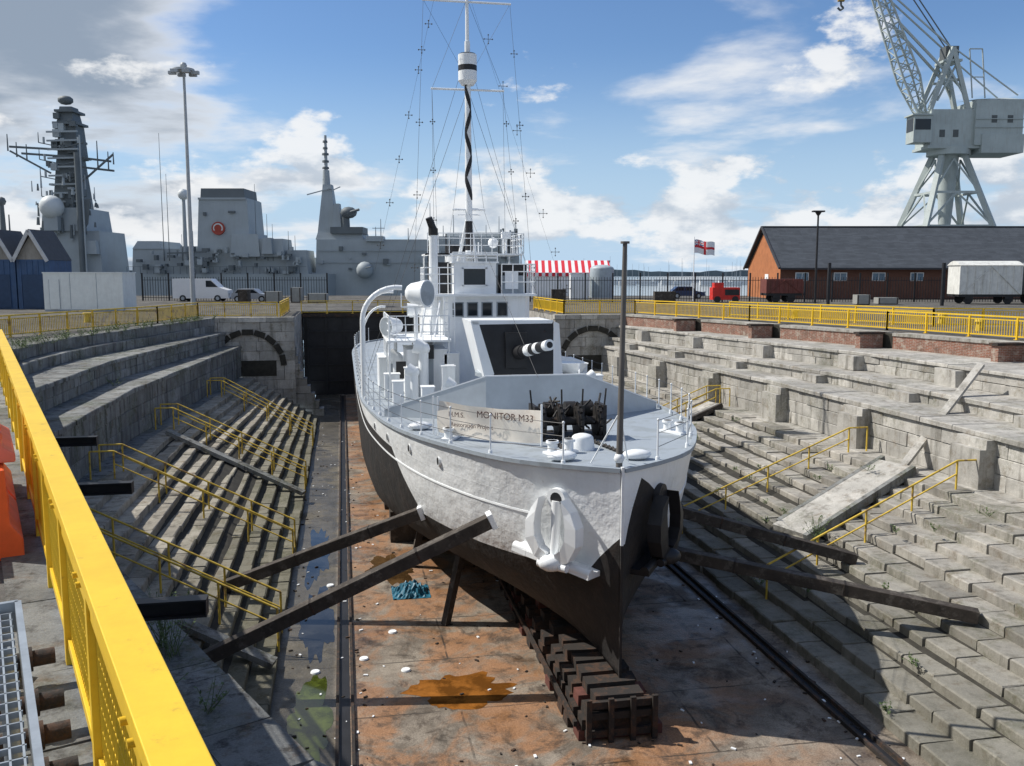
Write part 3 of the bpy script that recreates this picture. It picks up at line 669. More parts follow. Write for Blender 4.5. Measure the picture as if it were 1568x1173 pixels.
def rl(pts,hh,r=.025,sp=.45,mat=0,rows=(.4,.75,1.0)):
    for p,q in zip(pts[:-1],pts[1:]):
        p=Vector(p);q=Vector(q);n=max(1,int((q-p).length/sp))
        for rr2 in rows: br.cyl(p+U*hh*rr2,q+U*hh*rr2,r,r,6,mat)
        for i in range(n+1): c=p.lerp(q,i/n);br.cyl(c,c+U*hh,r,r,6,mat)
rl([(3.5,41.5,2.2),(3.5,39.7,2.2),(4.8,39.7,2.2)],1.15)
rl([(6.9,39.7,2.2),(8.4,39.7,2.2),(8.4,44,2.2)],1.3)
rl([(4.8,40.25,3.62),(6.8,40.25,3.62)],.4)
br.box(7.1,8.1,40.6,42.4,2.2,3.0,3);br.box(7.2,7.8,40.55,40.6,2.4,3.2,0);br.box(7.0,8.3,41.2,41.3,2.2,3.5,1)
br.box(3.9,4.7,41.4,42.6,2.2,3.6,1);br.box(3.8,4.8,41.3,42.7,3.9,4.0,0)
rl([(3.8,41.3,4.0),(8.2,41.3,4.0),(8.2,44.5,4.0)],.9,.02)
br.box(3.8,8.2,41.3,44.5,3.93,4.0,0)
for x in(3.9,8.1):
    for y in(41.4,44.4): br.cyl((x,y,2.2),(x,y,4.0),.04,.04,8,0)
br.sphere((6.9,42,4.5),.25,0,10);br.cyl((7.5,42,4),(7.5,42,4.9),.06,.06,8,0);br.box(7.3,7.7,41.8,42.2,4.7,5.0,0)
for i in range(9):
    x=random.uniform(4,8.1);yy=random.uniform(41.5,44);br.cyl((x,yy,4),(x,yy,4.4+random.random()*.7),.03,.03,6,0 if i%2 else 1)
br.cyl((3.95,40.2,-1.8),(3.95,40.2,4.75),.2,.19,14,0);br.cyl((3.95,40.2,4.75),(3.95,40.2,5.05),.21,.21,14,1);br.cyl((3.95,40.2,5.0),(3.75,40.1,5.5),.17,.15,12,1)
br.cyl((6.1,48.5,-2),(6.1,48.5,4.0),.8,.72,24,0);br.cyl((6.1,48.5,4.0),(6.1,48.5,4.6),.73,.72,24,1)
br.obj('bridge',[WHITE,BLACK,GLASS,DECK],ship)
ms=MB();mx,my=6.1,44.2
def mp(z): return Vector((mx-.004*z,my,z))
segs=[(2,3.4,.2,1),(3.4,4.2,.19,0),(4.2,5.6,.18,1),(5.6,6.6,.17,0)]
for a,c,r,m_ in segs: ms.cyl(mp(a),mp(c),r,r*.96,14,m_)
zz=6.6;rz=.17;kk=0
while zz<13:
    ms.cyl(mp(zz),mp(zz+1.05),rz,rz-.005,16,0)
    if zz<12.0:
        sgn=1 if kk%2 else -1
        a=mp(zz);P=[];na=6
        for i in range(9):
            t=i/8;ang=-math.pi/2+sgn*(t-.5)*2.4-.65
            for q in range(na): 
                an=ang+1.3*q/(na-1);P.append(a+Vector((math.cos(an)*(rz+.012),math.sin(an)*(rz+.012),t*1.05)))
        ms.add(P,[(i*na+q,i*na+q+1,(i+1)*na+q+1,(i+1)*na+q) for i in range(8) for q in range(na-1)],1)
    zz+=1.05;rz-=.006;kk+=1
ms.cyl(mp(13),mp(16.6),.1,.07,10,0)
ms.cyl(mp(11.95),mp(12.15),.3,.44,18,0);ms.cyl(mp(12.15),mp(12.6),.44,.44,18,0);ms.cyl(mp(12.6),mp(12.85),.445,.445,18,1);ms.cyl(mp(12.85),mp(13.35),.44,.44,18,0)
ms.cyl(mp(13.35),mp(13.4),.38,.38,18,1)
def yard(z,l,rr2=.05): ms.cyl(mp(z)+Vector((-l,0,0)),mp(z)+Vector((l,0,0)),rr2,rr2,8,0)
yard(11.75,1.75,.05);yard(15.75,2.1,.05);yard(6.15,.8,.06);yard(5.9,.55,.03)
ms.cyl(mp(16.3)+Vector((-.5,0,0)),mp(16.3)+Vector((.5,0,0)),.03,.03,6,0)
ms.cyl((4.6,46.5,-2),mp(6.1),.1,.08,10,0);ms.cyl((7.6,46.5,-2),mp(6.1),.1,.08,10,0)
ms.obj('mast',[WHITE,BLACK],ship)
rg_=MB()
def cross(p,s=.14):
    p=Vector(p);rg_.cyl(p-Vector((s,0,0)),p+Vector((s,0,0)),.012,.012,4,0);rg_.cyl(p-U*s,p+U*s,.012,.012,4,0)
    for q in(Vector((s,0,0)),Vector((-s,0,0)),U*s,-U*s): rg_.sphere(p+q,.045,0,5)
def wire(a,b_,r=.012,cr_=0,s=.14):
    a=Vector(a);b_=Vector(b_);rg_.cyl(a,b_,r,r,4,0,False)
    for i in range(cr_): cross(a.lerp(b_,(i+.7)/cr_)+Vector((0,-.05,0)),s)
for sg in(-1,1):
    tip=mp(15.75)+Vector((sg*2.05,0,0));tip2=mp(11.75)+Vector((sg*1.7,0,0))
    wire(tip,(CX+sg*3.0,42,-1.0),.007,5);wire(tip2,(CX+sg*2.0,41,2.5),.007,4,.1)
    wire(tip2,(CX+sg*1.6,43,2.5),.007);wire(mp(15.9),tip2,.007);wire(mp(13.5),(CX+sg*4.9,47,-1.9),.009)
    wire(mp(11.8),(CX+sg*4.9,45,-1.9),.009);wire(mp(6.1)+Vector((sg*.75,0,0)),mp(11.8),.007)
    wire(mp(6.1)+Vector((sg*.75,0,0)),mp(2.3)+Vector((sg*1.6,-2,0)),.007);wire(tip,mp(12.2),.006)
a=mp(16.4);b_=Vector((12.4,50,1.5))
for i in range(7): cross(a.lerp(b_,.14+i*.135)+Vector((.25,0,0)),.2)
rg_.cyl(a,b_,.005,.005,4,0,False)
a=mp(16.0)+Vector((-1.5,0,0));b_=Vector((1.6,46,3.2))
for i in range(6): cross(a.lerp(b_,.1+i*.16),.15)
rg_.cyl(a,b_,.005,.005,4,0,False)
wire(mp(6.0),(CX,CY+9,-.2),.008)
rg_.obj('rigging',[M('rig_wire',(.06,.06,.06),.6)],ship)
bn_=MB()
A=Vector((2.55,25.05,0));B=Vector((5.05,23.0,0));nseg=24;V=[]
for i in range(nseg+1):
    t=i/nseg;p=A.lerp(B,t);d_=(B-A).normalized();nrm=Vector((d_.y,-d_.x,0))
    for jj in range(7):
        q=jj/6;sag=.09*math.sin(math.pi*t)
        V.append(p+nrm*(.04*math.sin(t*17+q*3)+.03*math.sin(t*6+q*5))+U*(lerp(-1.3,-.42,q)-sag*.7+(-.04*t)))
bn_.add(V,[(i*7+jj,(i+1)*7+jj,(i+1)*7+jj+1,i*7+jj+1) for i in range(nseg) for jj in range(6)],0,smooth=True)
for p in(A,B,A.lerp(B,-.05)): bn_.cyl((p.x,p.y,-1.4),(p.x,p.y,-.3),.03,.03,6,1)
BANNER=M('banner_cloth',(.85,.78,.68),.8,.08,3,c2=(.68,.55,.45),amt=.25,c2s=2)
bn_.obj('banner',[BANNER,WHITE],ship)
def text(body,loc,size,dirv,mat,parent,name,ext=.002):
    cu=bpy.data.curves.new(name,'FONT');cu.body=body;cu.size=size;cu.extrude=ext;cu.materials.append(mat)
    o=bpy.data.objects.new(name,cu);sc.collection.objects.link(o);o.parent=parent
    xd=Vector(dirv).normalized();zd=xd.cross(U);M_=Matrix((xd,U,zd)).transposed().to_4x4();M_.translation=Vector(loc);o.matrix_world=M_;return o
TX=M('lettering_brown',(.08,.03,.025),.7)
dv=(B-A);nr_=Vector((dv.y,-dv.x,0)).normalized()
text('H.M.S.',A.lerp(B,.12)+nr_*.075+U*-.82,.2,dv,TX,ship,'lettering_1')
text('MONITOR M33',A.lerp(B,.40)+nr_*.075+U*-.78,.26,dv,TX,ship,'lettering_2')
text('Restoration Project',A.lerp(B,.14)+nr_*.075+U*-1.08,.17,dv,TX,ship,'lettering_3')
an=MB()
def hullx(y,z,sg): 
    f_=cr([-5.1,-3.9,ZD(y)],[H5(y),HW(y),HB(y)]);return CX+sg*f_(z)
for sg,mt in((-1,0),(1,1)):
    y=1.1;z=-2.88;S=1.18
    c=Vector((hullx(y,z,sg),CY+y,z));tn=(Vector((hullx(y+.3,z,sg),CY+y+.3,z))-c).normalized();out=Vector((sg*abs(tn.y),-abs(tn.x),0)).normalized()
    def ap(a,o,u): return c+tn*a*S+out*(o*S+.05)+U*u*S
    an.cyl(ap(0,.26,-.62),ap(0,.16,.62),.1,.13,12,mt)
    an.sphere(ap(0,.32,-.6),.24,mt,12,(1.4,1,.85))
    an.cyl(ap(-.34,.3,-.66),ap(.34,.3,-.66),.1,.1,12,mt)
    for s2 in(-1,1):
        # swept fluke, thick curved plate with inner ridge
        O=[(.10,-.66),(.40,-.52),(.60,-.18),(.60,.18),(.46,.48),(.26,.70)]
        I=[(.10,-.40),(.25,-.30),(.36,-.08),(.37,.18),(.33,.42),(.26,.70)]
        V=[]
        for (a1,u1),(a2,u2) in zip(O,I):
            V+=[ap(s2*a1,.30+.18*abs(a1),u1),ap(s2*a2,.40+.1*abs(a2),u2),ap(s2*a2,.20,u2),ap(s2*a1,.12,u1)]
        F=[]
        for i in range(5):
            for k in range(4): F.append((i*4+k,(i+1)*4+k,(i+1)*4+(k+1)%4,i*4+(k+1)%4))
        F+=[(0,1,2,3),(20,21,22,23)]
        an.add(V,F,mt)
    an.cyl(ap(0,-.1,.66),ap(0,.2,.66),.3,.25,18,mt);an.cyl(ap(0,.19,.66),ap(0,.205,.66),.16,.16,14,1)
    Q=[]
    for k in range(6):
        yy=.45+k*.36;zc=-3.78+.05*k
        Q.append((Vector((hullx(yy,zc,sg),CY+yy,zc))))
    for p,q in zip(Q[:-1],Q[1:]): an.beam(p+out*.2,q+out*.2,.5,.13,mt)
    an.cyl(Q[0]+out*.35+U*.05,Q[-1]+out*.35+U*.05,.11,.11,12,mt)
an.obj('anchors',[WHITE,BLACK],ship)
ph=MB()
for y,z in((5.0,-1.95),(7.0,-1.95),(9.5,-2.05),(12,-2.1)):
    x=hullx(y,z,-1);ph.cyl((x-.02,CY+y-.01,z),(x+.1,CY+y,z),.14,.14,14,1);ph.cyl((x-.035,CY+y-.015,z),(x+.1,CY+y,z),.1,.1,14,0)
ph.obj('scuttles',[BLACK,WHITE],ship)
kb=MB();y=18.55;KX=CX-.25
while y<72:
    for k in range(4):
        wd2=(1.0,.88,.8,.55)[k];kb.box(KX-wd2+random.uniform(-.06,.06),KX+wd2,y-.22,y+.22,FZ+.25*k,FZ+.25*(k+1)-.015,(0 if random.random()<.85 else 1),random.random(),.015)
    y+=.95 if y>21.5 else .62
kb.box(KX-1.03,KX-.95,18.4,30,FZ+.3,FZ+.42,0)
for z in(.2,.6,.85): kb.box(KX-.8,KX+.8,18.2,18.33,FZ+z-.1,FZ+z+.06,0)
for x in(-.75,-.25,.25,.75): kb.box(KX+x-.06,KX+x+.06,18.12,18.2,FZ,FZ+1.0,0)
kb.obj('keel_blocks',[RUST,REDP])
sh=[((2.2,26.3,-3.9),(-3.9,27.2,-6.2)),((3.55,21.7,-2.95),(-3.8,21.8,-6.2)),((10.0,26.2,-4.2),(15.3,24.7,-5.6)),((8.6,23.6,-4.6),(15.6,19.6,-5.5))]
for i,(a,b_) in enumerate(sh):
    m_=MB();m_.beam(a,b_,.34,.32,0);a=Vector(a);b_=Vector(b_);d_=(b_-a).normalized()
    m_.beam(a-d_*.02,a+d_*.12,.4,.4,1)
    for t in(.25,.6): c=a.lerp(b_,t);m_.beam(c,c+d_*.06,.36,.34,2)
    m_.obj('timber_shore'+('' if i==0 else '.%03d'%i),[WOOD,WHITE if i<2 else RUST,RUST],bevel=.015)
pr=MB();pr.beam((2.75,25.5,FZ),(3.3,25.9,-4.9),.2,.2,0);pr.beam((2.2,31,FZ),(2.6,31,-5.3),.22,.22,0);pr.beam((2.0,37,FZ),(2.3,37,-5.3),.22,.22,0)
for y in(34,39,44): pr.box(1.6,2.6,y,y+.9,FZ,FZ+1.2,0)
pr.obj('bilge_prop',[WOOD])
def blob(name,cx,cy,rx,ry,mat,z=.004,n=60,seed=0):
    m_=MB();V=[]
    for i in range(n):
        t=2*math.pi*i/n;r=1+.55*noise.noise(Vector((math.cos(t)*1.3+seed,math.sin(t)*1.3,seed)))+.35*noise.noise(Vector((math.cos(t)*4,math.sin(t)*4,seed)))+.12*noise.noise(Vector((math.cos(t)*9,math.sin(t)*9,seed)))
        V.append((cx+rx*r*math.cos(t),cy+ry*r*math.sin(t),FZ+z))
    m_.add(V,[tuple(range(n))],0);return m_.obj(name,[mat])
def wetm(n,c,r=.06): return M(n,c,r,.4,1.5,c2=[x*.5 for x in c],amt=.5)
blob('puddle',2.6,21.2,1.15,.9,wetm('rust_water',(.26,.10,.02)),seed=2)
blob('puddle.001',-1.0,20.3,.5,1.9,wetm('algae_water',(.07,.09,.015)),seed=5)
blob('puddle.002',-1.0,26.5,.5,2.6,wetm('dark_water',(.03,.03,.028)),seed=8)
blob('puddle.003',-1.1,33,.45,3.2,wetm('dark_water2',(.03,.03,.028)),seed=12)
blob('puddle.004',1.5,31,.8,1.6,wetm('rust_water3',(.09,.05,.02)),seed=21)
lt=MB()
for i in range(520):
    x=random.uniform(-1.8,11.5);y=16+random.random()**1.6*45;s2=random.uniform(.02,.06)
    if random.random()<.5: x=random.choice([random.gauss(.2,.25),random.gauss(-1.5,.3),random.gauss(11,.3)])
    lt.obox((x,y,FZ+.005),s2*2,s2,s2*.5,random.random()*6,0 if random.random()<.35 else 1)
for x,y in((.35,23.5),(1.2,25.2),(-.9,22.9),(1.4,22.6),(-.6,29.5)): lt.cyl((x,y,FZ+.01),(x,y,FZ+.05),.13,.11,10,0)
lt.obj('floor_litter',[WHITE,RUST])
tp=MB();n=18;V=[]
for i in range(n+1):
    for j_ in range(n+1):
        a=i/n*2-1;b2=j_/n*2-1;r=math.hypot(a,b2);hh=max(0,.3*(1-r**2))*(1+.8*noise.noise(Vector((a*6,b2*6,1))))+.14*noise.noise(Vector((a*5,b2*5,3)))
        V.append((1.95+a*.6,28.4+b2*.6,FZ+max(.01,hh)))
tp.add(V,[(i*(n+1)+j_,(i+1)*(n+1)+j_,(i+1)*(n+1)+j_+1,i*(n+1)+j_+1) for i in range(n) for j_ in range(n)],0)
tp.obj('blue_tarpaulin',[M('tarp_blue',(.02,.13,.2),.5)])
LEAF=M('weed_leaf',(.09,.13,.045),.7,.35,6)
def plant(name,locs,hh,n,spread):
    m_=MB()
    for (x,y,z) in locs:
        for i in range(n):
            b0=Vector((x+random.gauss(0,spread*.3),y+random.gauss(0,spread*.3),z));tip=b0+Vector((random.gauss(0,spread),random.gauss(0,spread),hh*random.uniform(.5,1)))
            m_.cyl(b0,tip,.006,.003,4,0,False)
            for k in range(9):
                c=b0.lerp(tip,random.uniform(.2,1));a=Vector((random.gauss(0,1),random.gauss(0,1),random.gauss(.3,.6))).normalized();l=random.uniform(.04,.1);sd=a.cross(U).normalized()*l*.3
                m_.add([c,c+a*l*.5+sd,c+a*l,c+a*l*.5-sd],[(0,1,2,3)],0)
    return m_.obj(name,[LEAF])
plant('weed_plant',[(-3.3,16.6,-3.6),(-3.1,16.2,-3.6)],1.15,16,.28)
plant('weed_plant.001',[(-3.0,14.3,-3.6),(-5.2,20.4,-3.6),(-2.2,13.9,-3.6)],.6,8,.2)
plant('weed_plant.002',[(15.0,26.6,-5.6),(15.2,27.0,-5.5)],.8,12,.2)
plant('weed_plant.003',[(random.uniform(-11.0,-9.6),random.uniform(40,62),-1.93) for _ in range(14)]+[(XL(yy)+random.uniform(-.5,.8),yy,0) for yy in np.arange(40,65,.5)],.45,10,.25)
plant('weed_plant.004',[(lerp(12,19.5,k/11),random.uniform(12,45),FZ+(k+1)*rr) for k in range(11) for _ in range(3)],.25,6,.12)
# ------------------------------------------------------------- background (harbour frame)
def HB_(): m_=MB();m_.T=W;return m_
NAVY=M('warship_grey',(.36,.40,.42),.6,.08,.3,streak=.15,scol=(.2,.2,.2))
NAVYD=M('warship_dark',(.13,.15,.16),.6,.1,.4)
NAVYL=M('radome_white',(.62,.65,.65),.5,.05,.5)
def bx(m_,s0,s1,z0,z1,b0=140,dp=10,mt=0,tp=0):
    m_.prism([(s0,b0),(s1,b0),(s1,b0+dp),(s0,b0+dp)],z0,z1,mt,None,[(s0+tp,b0+tp),(s1-tp,b0+tp),(s1-tp,b0+dp-tp),(s0+tp,b0+dp-tp)])
def mastx(m_,s,z0,z1,r,mt=0,b0=141): m_.cyl((s,b0,z0),(s,b0,z1),r,r*.6,8,mt)
a_=HB_()
a_.prism([(-110,138),(-56,139),(-50,142),(-56,148),(-110,150)],-2.6,2.5,0)
bx(a_,-73,-62.5,2.5,9.5,tp=.4);bx(a_,-71.5,-65,9.5,13,tp=.3);bx(a_,-78.5,-73,2.5,8.5);bx(a_,-100,-80,2.5,9)
bx(a_,-70.4,-65.6,9.5,20.5,141,5,1,.9);bx(a_,-69.4,-66.2,20.5,25.5,142,3.5,1,.3)
for z,wd2 in((20.6,3.6),(23,2.6),(25.6,3.2),(27.4,2.4)): bx(a_,-67.8-wd2/2-.3,-67.8+wd2/2+.2,z,z+.35,141.6,4,1);
bx(a_,-69.2,-66.6,25.9,28.3,142,3,1,.4);a_.sphere((-68.1,143,29.3),1.0,1,10,(1.2,1,.7))
for zz_ in np.arange(10,25,1.3): a_.beam((-70.3,140.9,zz_),(-65.6,140.9,zz_+.1),.25,.25,0)
for zz_ in (14,17,19.5,22): # mast ladders, braces and small aerials
    for sg in(-1,1):
        a_.beam((-68,141,zz_),(-68+sg*3.4,140.6,zz_+.7),.14,.14,1);a_.cyl((-68+sg*3.4,140.6,zz_+.7),(-68+sg*3.4,140.6,zz_+2.2),.08,.05,5,1);a_.cyl((-68+sg*2.6,140.6,zz_+.6),(-68+sg*2.6,140.6,zz_+1.5),.16,.16,6,0)
a_.sphere((-69.2,139,13),1.75,2,16);bx(a_,-70.3,-68.2,9.5,11.8,138.5,2,0)
for s0,s1,z in((-76.3,-66,22.2),(-74.5,-66,21.2),(-66,-61,20.6),(-66,-60.6,19.2)): a_.beam((s0,141.5,z),(s1,141.5,z-.6),.3,.3,1)
for s,z0,z1 in((-76.3,21.5,24),(-75,20.6,22.8),(-73.5,20,22.5),(-62.8,19,23),(-61.2,18.5,21.4),(-60.4,19.5,21.3)): mastx(a_,s,z0,z1,.12,1)
a_.beam((-60.4,141,21),(-65.8,141,16.5),.25,.25,1);a_.beam((-76,141,21.5),(-70,141,18.2),.25,.25,1)
a_.cyl((-65.0,139,2),(-65.0,139,21),.45,.4,10,1);a_.cyl((-64.2,138.5,2),(-64.2,138.5,23.5),.14,.1,8,0)
a_.wallpoly([(-65.0,14),(-63.3,14.2),(-63.8,10.5),(-64.8,9)],138.9,139,1)
bx(a_,-64.5,-62.8,6,8,139,2,0,.2)
mastx(a_,-77.8,8,14,.5,1);a_.sphere((-77.8,141,14),.7,1,8);mastx(a_,-76.8,8,12,.15,1)
for i in range(45):
    s=random.uniform(-72.5,-62.5);z=random.uniform(8,17);mastx(a_,s,z,z+random.uniform(.5,2.2),random.uniform(.06,.3),random.choice((0,1)),139.8)
for i in range(30):
    z=random.uniform(12,27);s=-67.9+random.uniform(-1,1)*(2.4 if z<20 else 1.9);bx(a_,s-.3,s+random.uniform(.1,.7),z,z+random.uniform(.3,1.2),140.6 if z<20 else 141.5,.8,random.choice((0,1,1)))
a_.obj('grey_frigate',[NAVY,NAVYD,NAVYL])
a_=HB_()
a_.prism([(-60,139),(-28,139),(-26,148),(-60,148)],-2.6,3.0,0)
bx(a_,-58,-51,2.8,6.8,tp=.2);bx(a_,-57.8,-53.3,6.8,8,tp=.6);bx(a_,-52.5,-31.5,2.8,5.6);bx(a_,-51,-45,5.6,7.2,tp=.4)
bx(a_,-48.0,-39.8,5,14.4,140,9,0,.45);bx(a_,-47.3,-40.6,14.4,15.9,140.5,7,1,.1);bx(a_,-47.6,-40.4,14.2,14.5,140.2,8,0)
a_.cyl((-44.6,140.6,9.8),(-44.6,139.9,9.9),1.0,1.0,20,3);a_.cyl((-44.6,139.9,9.9),(-44.6,139.85,9.9),.75,.75,20,2);a_.cyl((-44.6,139.84,9.9),(-44.6,139.8,9.9),.55,.55,14,3)
bx(a_,-46.8,-46.4,11.8,12.3,139.9,1,1);bx(a_,-43,-42,12.2,12.5,139.9,1,1)
bx(a_,-42.5,-38,5.6,9,138.5,6,0,.3);bx(a_,-38.5,-34.5,5.6,8.3,139,6,0,.2);bx(a_,-34.5,-31,3,6.6,139.5,6,0,.3)
a_.sphere((-49.5,139.5,14.9),.85,2,12);a_.cyl((-49.5,139.5,5),(-49.5,139.5,14.5),.35,.25,8,0)
bx(a_,-37.6,-36,6,8.4,138,2,0,.2)
for s,z1 in((-53,24),(-52.2,18),(-38.9,16.5),(-37.2,12),(-36.4,10.5),(-34,9.5),(-33,8.8),(-50.2,9),(-48.5,9.5)): a_.cyl((s,140,5),(s,140,z1),.07,.03,5,1)
a_.beam((-52,138.6,6.1),(-46,138.4,6.3),.22,.22,1)
for i in range(60):
    s=random.uniform(-57,-31.5);z=random.uniform(3.0,6.5);bx(a_,s,s+random.uniform(.2,1.1),z,z+random.uniform(.2,.9),138.3,1,random.choice((0,0,1,1)))
for s in np.arange(-58,-31,1.0): a_.cyl((s,138.2,3),(s,138.2,4.1),.04,.04,4,1)
a_.beam((-58,138.2,4.1),(-31,138.2,4.1),.05,.05,1)
a_.obj('grey_frigate.001',[NAVY,NAVYD,NAVYL,M('badge_red',(.35,.05,.03),.5)])
a_=HB_()
a_.prism([(-31,142),(3,142),(6,150),(-31,150)],-2.6,3.2,0)
bx(a_,-30.4,-13,2.8,8.3,142,8,0,.2);bx(a_,-13,1.2,2.8,8.8,142.5,8,0,.2);bx(a_,-30.4,-23,8.3,9.4,142.5,7,0,.3);bx(a_,-10.4,.6,8.8,9.4,143,7,0,.3)
bx(a_,-30.2,-27.2,9,16.8,143,3.4,0,.85);a_.cyl((-28.9,144.4,16),(-28.9,144.4,19),.65,.5,10,0);a_.cyl((-28.9,144.4,19),(-28.9,144.4,24.3),.28,.2,8,0)
for z in(17.5,19.2,20.2,21.3,22.2,23.2): a_.cyl((-28.95,144.4,z),(-28.95,144.4,z+.3),.55 if z<22 else .4,.5 if z<22 else .35,8,1)
a_.beam((-31.8,143.6,15.2),(-28,143.6,16.2),.16,.16,0);a_.beam((-28,143.6,15.8),(-26.6,143.6,16.4),.14,.14,0)
bx(a_,-28,-23,9.2,10.2,142,5,1);a_.cyl((-25.8,143,10),(-25.8,143,12.4),.7,.6,10,1);a_.sphere((-25.2,142.6,12.4),1.3,1,12,(1,.8,.7));a_.cyl((-25.6,142,12.2),(-23.4,141.5,12.8),.25,.2,8,1)
bx(a_,-27.8,-26.4,10,13.8,142.6,2,0,.3)
for s,z1 in((-21,10.2),(-20.2,11.4),(-16,10),(-12.6,13.8),(-10.6,10.4),(-7,11.5),(-4,10.5),(-2,11.8),(-9,12),(0.5,11)): a_.cyl((s,142,8),(s,142,z1),.09,.05,5,0)
a_.beam((-21.5,142,10.0),(-19.6,142,10.0),.1,.1,0);bx(a_,-22.5,-19.8,8,8.8,141.5,3,0,.1)
a_.sphere((-22.6,140.8,3.6),1.3,0,14,(1,1,1.0));a_.cyl((-22.4,140,3.9),(-21.2,138,4.1),.1,.08,6,1)
for i in range(16):
    s=random.uniform(-30,0);z=random.uniform(3.3,7.0);bx(a_,s,s+random.uniform(.2,.9),z,z+random.uniform(.2,1.0),141.6,.6,random.choice((0,1)))
for z in(4.8,6.6): a_.beam((-30,141.8,z),(0,141.8,z),.12,.12,0)
for i in range(14):
    s=random.uniform(-2,1.5);bx(a_,s,s+random.uniform(.2,.7),random.uniform(5,8),random.uniform(8.5,10),141.8,.6,random.choice((0,1)))
a_.obj('grey_frigate.002',[NAVY,NAVYD,NAVYL])
fe=HB_()
def ifence(s0,s1,b0,hh=2.7):
    for z in(.35,hh-.35): fe.beam((s0,b0,z),(s1,b0,z),.06,.06,0)
    s=s0;k=0
    while s<s1:
        fe.beam((s,b0,0),(s,b0,hh),.045,.045,0,(1,0,0))
        if k%10==0: fe.beam((s,b0,0),(s,b0,hh+.45),.15,.15,0,(1,0,0))
        s+=.3;k+=1
ifence(-42,-21,104);ifence(2,80,100)
for s in(30.5,41.5,53): fe.box(s-.12,s+.12,88,88.3,0,4.1,0)
fe.obj('iron_fence',[BLACK])
bb_=empty('brick_building')
SL=M('slate_roof',(.075,.085,.10),.75,.12,.8,bump=.3,tone=.12,spec=.2)
GB=M('gable_brick_sunlit',(.40,.15,.06),.85,.15,1.2);GB_SHADE=M('long_wall_brick_shaded',(.14,.065,.045),.85,.15,1.2)  # same brick twice: sunlit gable tone, overhang shade put into long wall colour
m_=HB_();m_.box(32.2,95,110,125,0,3.9,1);m_.add([(32.2,110,3.9),(32.2,125,3.9),(32.2,117.5,8.5)],[(0,2,1)],0);m_.add([(32.19,110,0),(32.19,125,0),(32.19,125,3.9),(32.19,110,3.9)],[(0,3,2,1)],0);m_.obj('walls',[GB,GB_SHADE],bb_)
m_=HB_()
nrow=34
for i in range(nrow):
    for j_ in range(70):
        s0=31.9+63.4*j_/70;s1=31.9+63.4*(j_+1)/70;t0=i/nrow;t1=(i+1)/nrow
        m_.add([(s0,lerp(109.2,117.5,t0),lerp(3.75,8.95,t0)+.02),(s1,lerp(109.2,117.5,t0),lerp(3.75,8.95,t0)+.02),(s1,lerp(109.2,117.5,t1),lerp(3.75,8.95,t1)),(s0,lerp(109.2,117.5,t1),lerp(3.75,8.95,t1))],[(0,1,2,3)],0,random.random())
m_.add([(31.9,117.5,8.95),(95.3,117.5,8.95),(95.3,125.8,3.75),(31.9,125.8,3.75)],[(0,1,2,3)],0)
m_.beam((31.8,109.1,3.7),(31.8,117.5,8.95),.2,.25,1);m_.beam((31.8,125.9,3.7),(31.8,117.5,8.95),.2,.25,1);m_.box(31.9,95,108.95,109.15,3.55,3.78,1);m_.beam((31.8,117.5,9.0),(95.3,117.5,9.0),.3,.15,1)
m_.obj('roof',[SL,M('fascia',(.05,.05,.055),.6)],bb_)
m_=HB_()
for s in np.arange(34,94,4.6):
    m_.box(s,s+1.6,109.94,110,2.2,3.2,0);m_.box(s+.1,s+.75,109.9,109.94,2.3,3.1,1);m_.box(s+.85,s+1.5,109.9,109.94,2.3,3.1,1)
m_.box(32.14,32.2,115,116.5,1.5,3,0)
m_.obj('windows',[WHITE,M('window_blue',(.16,.24,.32),.15,.2,1)],bb_)
cr_=HB_();c0=98.4;cb0=210
CRG=M('crane_grey',(.42,.47,.46),.6,.1,.3,streak=.3,scol=(.25,.2,.16));CRD=M('crane_dark',(.1,.11,.11),.6)
tops=[(c0-2.3,cb0-2.3,30),(c0+2.3,cb0-2.3,30),(c0+2.3,cb0+2.3,30),(c0-2.3,cb0+2.3,30)];bots=[(c0-11.5,cb0-11,0),(c0+11.5,cb0-11,0),(c0+11.5,cb0+11,0),(c0-11.5,cb0+11,0)]
for a,b_ in zip(tops,bots): cr_.beam(a,b_,1.1,1.1,0)
for i in range(4):
    a0,b0_,a1,b1_=Vector(tops[i]),Vector(bots[i]),Vector(tops[(i+1)%4]),Vector(bots[(i+1)%4])
    for t,t2 in((.3,.55),(.55,.8),(.05,.3)):
        cr_.beam(a0.lerp(b0_,t2),a1.lerp(b1_,t2),.5,.5,0);cr_.beam(a0.lerp(b0_,t2),a0.lerp(b0_,t).lerp(a1.lerp(b1_,t),.5),.35,.35,0);cr_.beam(a1.lerp(b1_,t2),a0.lerp(b0_,t).lerp(a1.lerp(b1_,t),.5),.35,.35,0)
cr_.cyl((c0,cb0,14),(c0,cb0,30),1.3,2.3,16,0);cr_.cyl((c0,cb0,29.4),(c0,cb0,31),4.6,4.6,24,0)
cr_.box(c0-6.5,c0+14,cb0-4,cb0+4,30.6,31.2,0)
cr_.box(c0+3.5,c0+14,cb0-4.5,cb0+4.5,31.2,41,0);cr_.box(c0+5,c0+14.3,cb0-4.8,cb0+4.8,29.5,33.5,0);cr_.add([(c0+3.5,cb0-4.6,41),(c0+14.2,cb0-4.6,41),(c0+14.2,cb0+4.6,43),(c0+3.5,cb0+4.6,42)],[(0,1,2,3)],0)
cr_.box(c0-6,c0+3.5,cb0-3.8,cb0+3.8,31.2,39,0)
